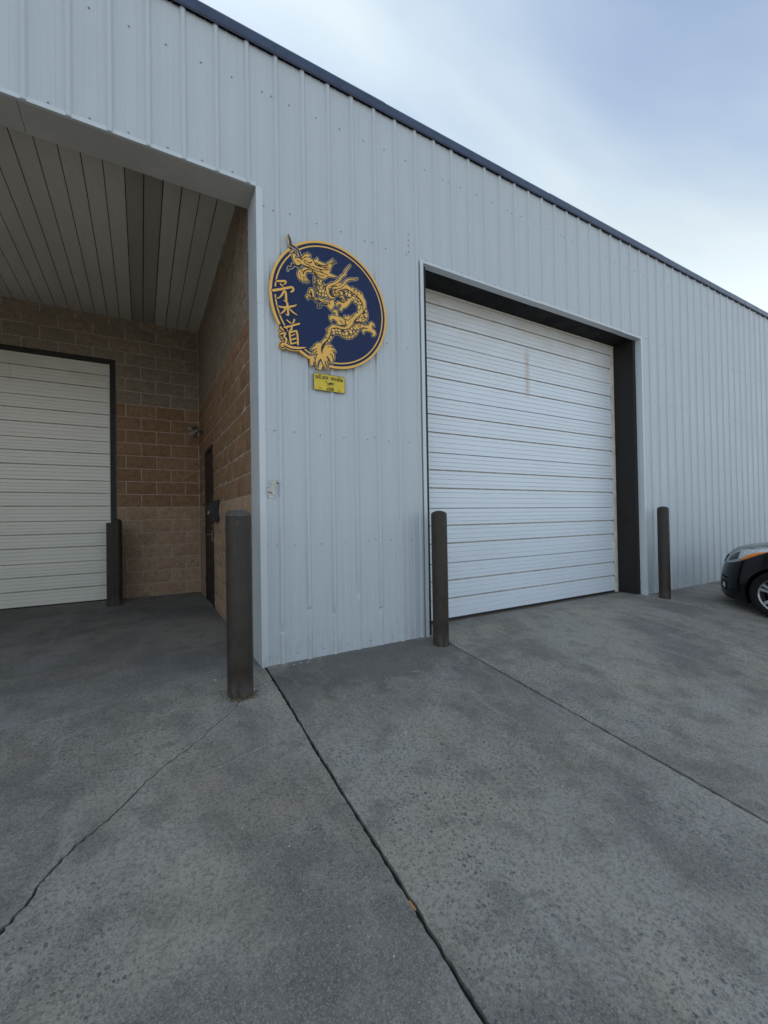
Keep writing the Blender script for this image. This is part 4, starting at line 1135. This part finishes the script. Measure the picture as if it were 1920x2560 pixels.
lv = [.12, .14, .16, .20, .25, .31, .37, .43, .49, .55, .60, .65, .69, .72, .75, .78, .80, .82, .84, .855, .87, .885, .90, .912, .924, .935]
def outl_fixed(h):
    a = s0(h); P = []; n = 26; wr = WW(h)
    for k in range(n + 1):
        u = math.sin(math.pi / 2 * k / n); P.append((a + (SF(h) - a) * u, wr * (1 - u ** PP) ** (1 / QQ)))
    rear = -3.26 + .12 * max(0, h - .5)
    fr = [(0, 0), (.0, .5), (.02, .80), (.05, .93), (.12, .985), (.3, 1), (.5, 1), (.7, 1), (.87, 1)]
    side = [(rear + (a - rear) * q, wr * z) for q, z in fr]
    L = side + P
    return L + [(s, -t) for s, t in L[-2:0:-1]]
bb = stack(lv, outl_fixed, 'body', CARP)
body_me = bb.mesh('body', [CARP, TRIMP], 38)
body = bpy.data.objects.new('body', body_me); C.objects.link(body)
WB = 2.45
for sx in (0, -WB):
    for sd in (1, -1):
        cb = MB(); cb.lathe([(.337, sd * .52), (.337, sd * 1.0)], 56, (sx, 0, .29), 'y')
        cut = bpy.data.objects.new('cut', cb.mesh('cut', TRIMP)); C.objects.link(cut)
        md = body.modifiers.new('arch', 'BOOLEAN'); md.operation = 'DIFFERENCE'; md.object = cut; md.solver = 'EXACT'
        dg = bpy.context.evaluated_depsgraph_get()
        nm = bpy.data.meshes.new_from_object(body.evaluated_get(dg))
        body.modifiers.clear(); body.data = nm
        cm = cut.data; bpy.data.objects.remove(cut); bpy.data.meshes.remove(cm)
body.data.name = 'body'; body.data.shade_smooth(); body.data.set_sharp_from_angle(angle=R(38)); body.parent = car
def cabin(h):
    t = (h - .90) / .62
    f0 = -.42 - .95 * t ** 1.1; r0 = -3.15 + .42 * t; wr = .74 - .17 * t
    L = [(r0, 0), (r0, wr * .6), (r0 + .06, wr * .88), (r0 + .2, wr * .98), (-2.4, wr), (-1.8, wr), (f0 - .35, wr * .99), (f0 - .12, wr * .86), (f0 - .02, wr * .5), (f0, 0)]
    return L + [(s, -y) for s, y in L[-2:0:-1]]
stack([.90, 1.0, 1.15, 1.30, 1.40], cabin, 'window', GLAZ).build('window', GLAZ, car, smooth=30)
rf = stack([1.40, 1.44, 1.475, 1.495], lambda h: [(s * (1 - .25 * max(0, h - 1.43)) - .0 , t * (1 - 4 * max(0, h - 1.44))) for s, t in cabin(1.40 + (h - 1.40) * .8)], 'roof', CARP).build('roof', CARP, car, smooth=40)
b = MB()
for sd in (1, -1):
    for (sa, ta, ha), (sb, tb, hb) in (((-.62, .738, .92), (-1.28, .60, 1.41)), ((-1.75, .745, .92), (-1.78, .61, 1.41)), ((-2.95, .70, .92), (-2.72, .58, 1.41))):
        b.tube([(sa, sd * ta, ha), ((sa+sb)/2, sd * ((ta+tb)/2 + .015), (ha+hb)/2), (sb, sd * tb, hb)], .032, 8)
b.build('pillar', CARP, car, smooth=40)
for sd in (1, -1):
    b = MB(); b.lathe([(.002, -.075), (.05, -.07), (.075, -.03), (.078, .03), (.06, .06), (.002, .065)], 14, (0, 0, 0), 'x'); b.v = [(x * .9 - .72, sd * (.88 + y * 1.25), .99 + z * .8) for x, y, z in b.v]
    b.build('wing_mirror', CARP, car, smooth=40)
def patch(name, s_a, s_b, lo, up, mat, off=.004, ns=22, nh=6, parent=None, sd=1):
    """curved panel lying on the body side between two height curves"""
    v = []; f = []
    for i in range(ns + 1):
        s = s_a + (s_b - s_a) * i / ns; a, c = lo(s), up(s)
        for j in range(nh + 1):
            h = a + (c - a) * j / nh
            e = 1 - (2 * j / nh - 1) ** 4
            e = e * min(1, 6 * i / ns, 6 * (1 - i / ns)) ** .5
            lim = SF(h) - .004; sc = min(s, lim)
            v.append((sc + off * .35 * e, sd * (surf_t(sc, h) + off * e + .0005), h))
    m = nh + 1
    f = [(i*m+j, (i+1)*m+j, (i+1)*m+j+1, i*m+j+1) for i in range(ns) for j in range(nh)]
    b = MB(); b.add(v, f); o = b.build(name, mat, parent or car, smooth=60); return o
LO = [(.10, .828), (.16, .790), (.24, .745), (.32, .697), (.40, .648), (.48, .612), (.56, .584), (.64, .566), (.70, .562)]
UP = [(.10, .852), (.18, .846), (.26, .832), (.34, .815), (.42, .795), (.48, .775), (.54, .742), (.60, .690), (.64, .648), (.68, .600), (.70, .580)]
for sd in (1, -1):
    hl = patch('headlight', .10, .69, lambda s: smooth(LO, s, .02), lambda s: smooth(UP, s, .02), LAMPC, .006, sd=sd)
    mid = lambda s: smooth(LO, s, .02) + .62 * (smooth(UP, s, .02) - smooth(LO, s, .02))
    patch('lamp_unit', .45, .62, lambda s: smooth(LO, s, .02) + .022, lambda s: smooth(UP, s, .02) - .018, LAMPD, .010, parent=hl, sd=sd)
    patch('reflector', .13, .47, lambda s: smooth(LO, s, .02) + .012, lambda s: smooth(UP, s, .02) - .014, LAMPS, .0105, parent=hl, sd=sd)
    patch('turn_lamp', .115, .435, lambda s: smooth(LO, s, .02) + .002, lambda s: smooth(LO, s, .02) + .006 + .046 * max(0, math.sin(math.pi * ((s - .115) / .32) ** 1.6)), AMBER, .014, parent=hl, sd=sd)
def front(name, t_a, t_b, h_a, h_b, mat, off=.003, nt_=16, nh=3):
    v = []
    for i in range(nt_ + 1):
        t = t_a + (t_b - t_a) * i / nt_
        for j in range(nh + 1):
            h = h_a + (h_b - h_a) * j / nh
            v.append((surf_s(t, h) + off, t * 1.003, h))
    m = nh + 1; b = MB(); b.add(v, [(i*m+j, (i+1)*m+j, (i+1)*m+j+1, i*m+j+1) for i in range(nt_) for j in range(nh)])
    return b.build(name, mat, car, smooth=50)
front('grille', -.46, .46, .56, .66, TRIMP)
front('lower_intake', -.42, .42, .20, .34, TRIMP)
front('bumper_groove', .50, .66, .365, .392, TRIMP, .002)
for sd in (1, -1):
    b = front('fog_recess', sd * .50, sd * .655, .215, .335, TRIMP, .002)
    front('fog_lamp', sd * .57, sd * .635, .245, .305, LAMPS, .006)
front('front_lip', -.70, .70, .118, .150, TRIMP, .004, 24)
# wheels
def wheel(sx, sd):
    o = empty('wheel_group'); bpy.data.objects.remove(o)
    b = MB(); yc = sd * .735
    pr = [(.205, -.085), (.222, -.097), (.262, -.100), (.284, -.090), (.294, -.066), (.296, 0), (.294, .066), (.284, .090), (.262, .100), (.222, .097), (.205, .085)]
    b.lathe(pr, 48, (sx, yc, .296), 'y', cap=False)
    wl = b.build('wheel', TYRE, car, smooth=35)
    b = MB()
    b.lathe([(.207, .084), (.208, .070), (.196, .060), (.190, -.06), (.188, -.07)], 48, (sx, 0, .296), 'y', cap=False)
    b.lathe([(.004, .052), (.034, .052), (.048, .040), (.050, .01)], 24, (sx, 0, .296), 'y', cap=False)
    for k in range(5):
        for q in (-1, 1):
            a = 2 * math.pi * k / 5 + .35 + q * .16
            ca, sa = math.cos(a), math.sin(a)
            def P(r, wv, y): return (sx + r * ca - wv * sa, y, .296 + r * sa + wv * ca)
            v = []
            for r, wv, y in ((.035, .012, .045), (.12, .015, .052), (.196, .019, .058)):
                v += [P(r, -wv, y), P(r, wv, y), P(r, wv * .6, y - .03), P(r, -wv * .6, y - .03)]
            b.add(v, [(i*4+j, i*4+(j+1) % 4, i*4+4+(j+1) % 4, i*4+4+j) for i in range(2) for j in range(4)])
    b.v = [(x, yc + sd * y, z) for x, y, z in b.v]
    b.build('rim', ALLOY, wl, smooth=35)
    b = MB(); b.lathe([(.14, -.01), (.14, -.03)], 32, (sx, 0, .296), 'y'); b.v = [(x, yc + sd * y, z) for x, y, z in b.v]; b.build('brake_disc', STEEL, wl)
for sx in (0, -WB):
    for sd in (1, -1): wheel(sx, sd)
for sd in (1, -1):
    b = MB(); b.box(-1.30, -1.10, sd * .842 - .008, sd * .842 + .012, .72, .745); b.build('door_handle', CARP, car)
b = MB(); b.box(-3.0, .60, -.60, .60, .13, .20); b.build('underbody', TRIMP, car)

# ================================================================ SMALL DEBRIS
LEAF = wear('dead_leaf', (.20, .13, .06), .85, .4, 60)
CHIP = wear('pale_chip', (.55, .54, .50), .8, .2, 40)
b = MB(); r = random.Random(12)
for k in range(46):
    a = R(r.uniform(-150, -10)); d = .0855 + r.uniform(.000, .028)
    x, y = -.169 + d * math.cos(a), -.337 + d * math.sin(a)
    L, W = r.uniform(.008, .028), r.uniform(.0025, .007); t = r.uniform(0, 6.3); z = gz(y) + r.uniform(.002, .010); ti = r.uniform(-.012, .012)
    ux, uy = math.cos(t), math.sin(t)
    b.add([(x - ux*L, y - uy*L, z), (x - uy*W, y + ux*W, z + .003), (x + ux*L, y + uy*L, z + ti), (x + uy*W, y - ux*W, z + .004), ], [(0, 1, 3), (1, 2, 3)])
b.build('leaf_litter', LEAF, kind='stuff', label='dry brown leaf scraps gathered at the foot of the corner bollard')
b = MB()
spots = [(.02, -.27), (.30, -.055), (.36, -.05), (.41, -.06), (-.07, -.31), (-.29, -.06), (.62, -1.22), (.605, -1.225), (2.6, -1.35)]
spots += [(r.uniform(-1.2, 3.5), r.uniform(-2.4, -.1)) for _ in range(34)]
for i, (x, y) in enumerate(spots):
    s = r.uniform(.004, .008) if i < 9 else r.uniform(.0015, .004); z = gz(y) + s * .4
    pts = [(x + s * math.cos(k * 1.05) * r.uniform(.6, 1.3), y + s * math.sin(k * 1.05) * r.uniform(.6, 1.3)) for k in range(6)]
    b.add([(a, c, z - s * .5) for a, c in pts] + [(x + (a - x) * .6, y + (c - y) * .6, z + s * .4) for a, c in pts], [tuple(range(6, 12))] + [(k, (k+1) % 6, (k+1) % 6 + 6, k + 6) for k in range(6)])
b.build('pale_grit', CHIP, kind='stuff', label='scattered pale stone chips on the concrete apron')
b = MB(); b.tube([(.0755, -2.075, gz(-2.075) - .001), (.0790, -2.112, gz(-2.112) - .001)], .0036, 8)
tag(b.build('cigarette_butt', wear('orange_paper', (.48, .22, .06), .8, .2, 30), smooth=40), 'orange-brown cigarette butt wedged in the dark slab joint', 'litter')
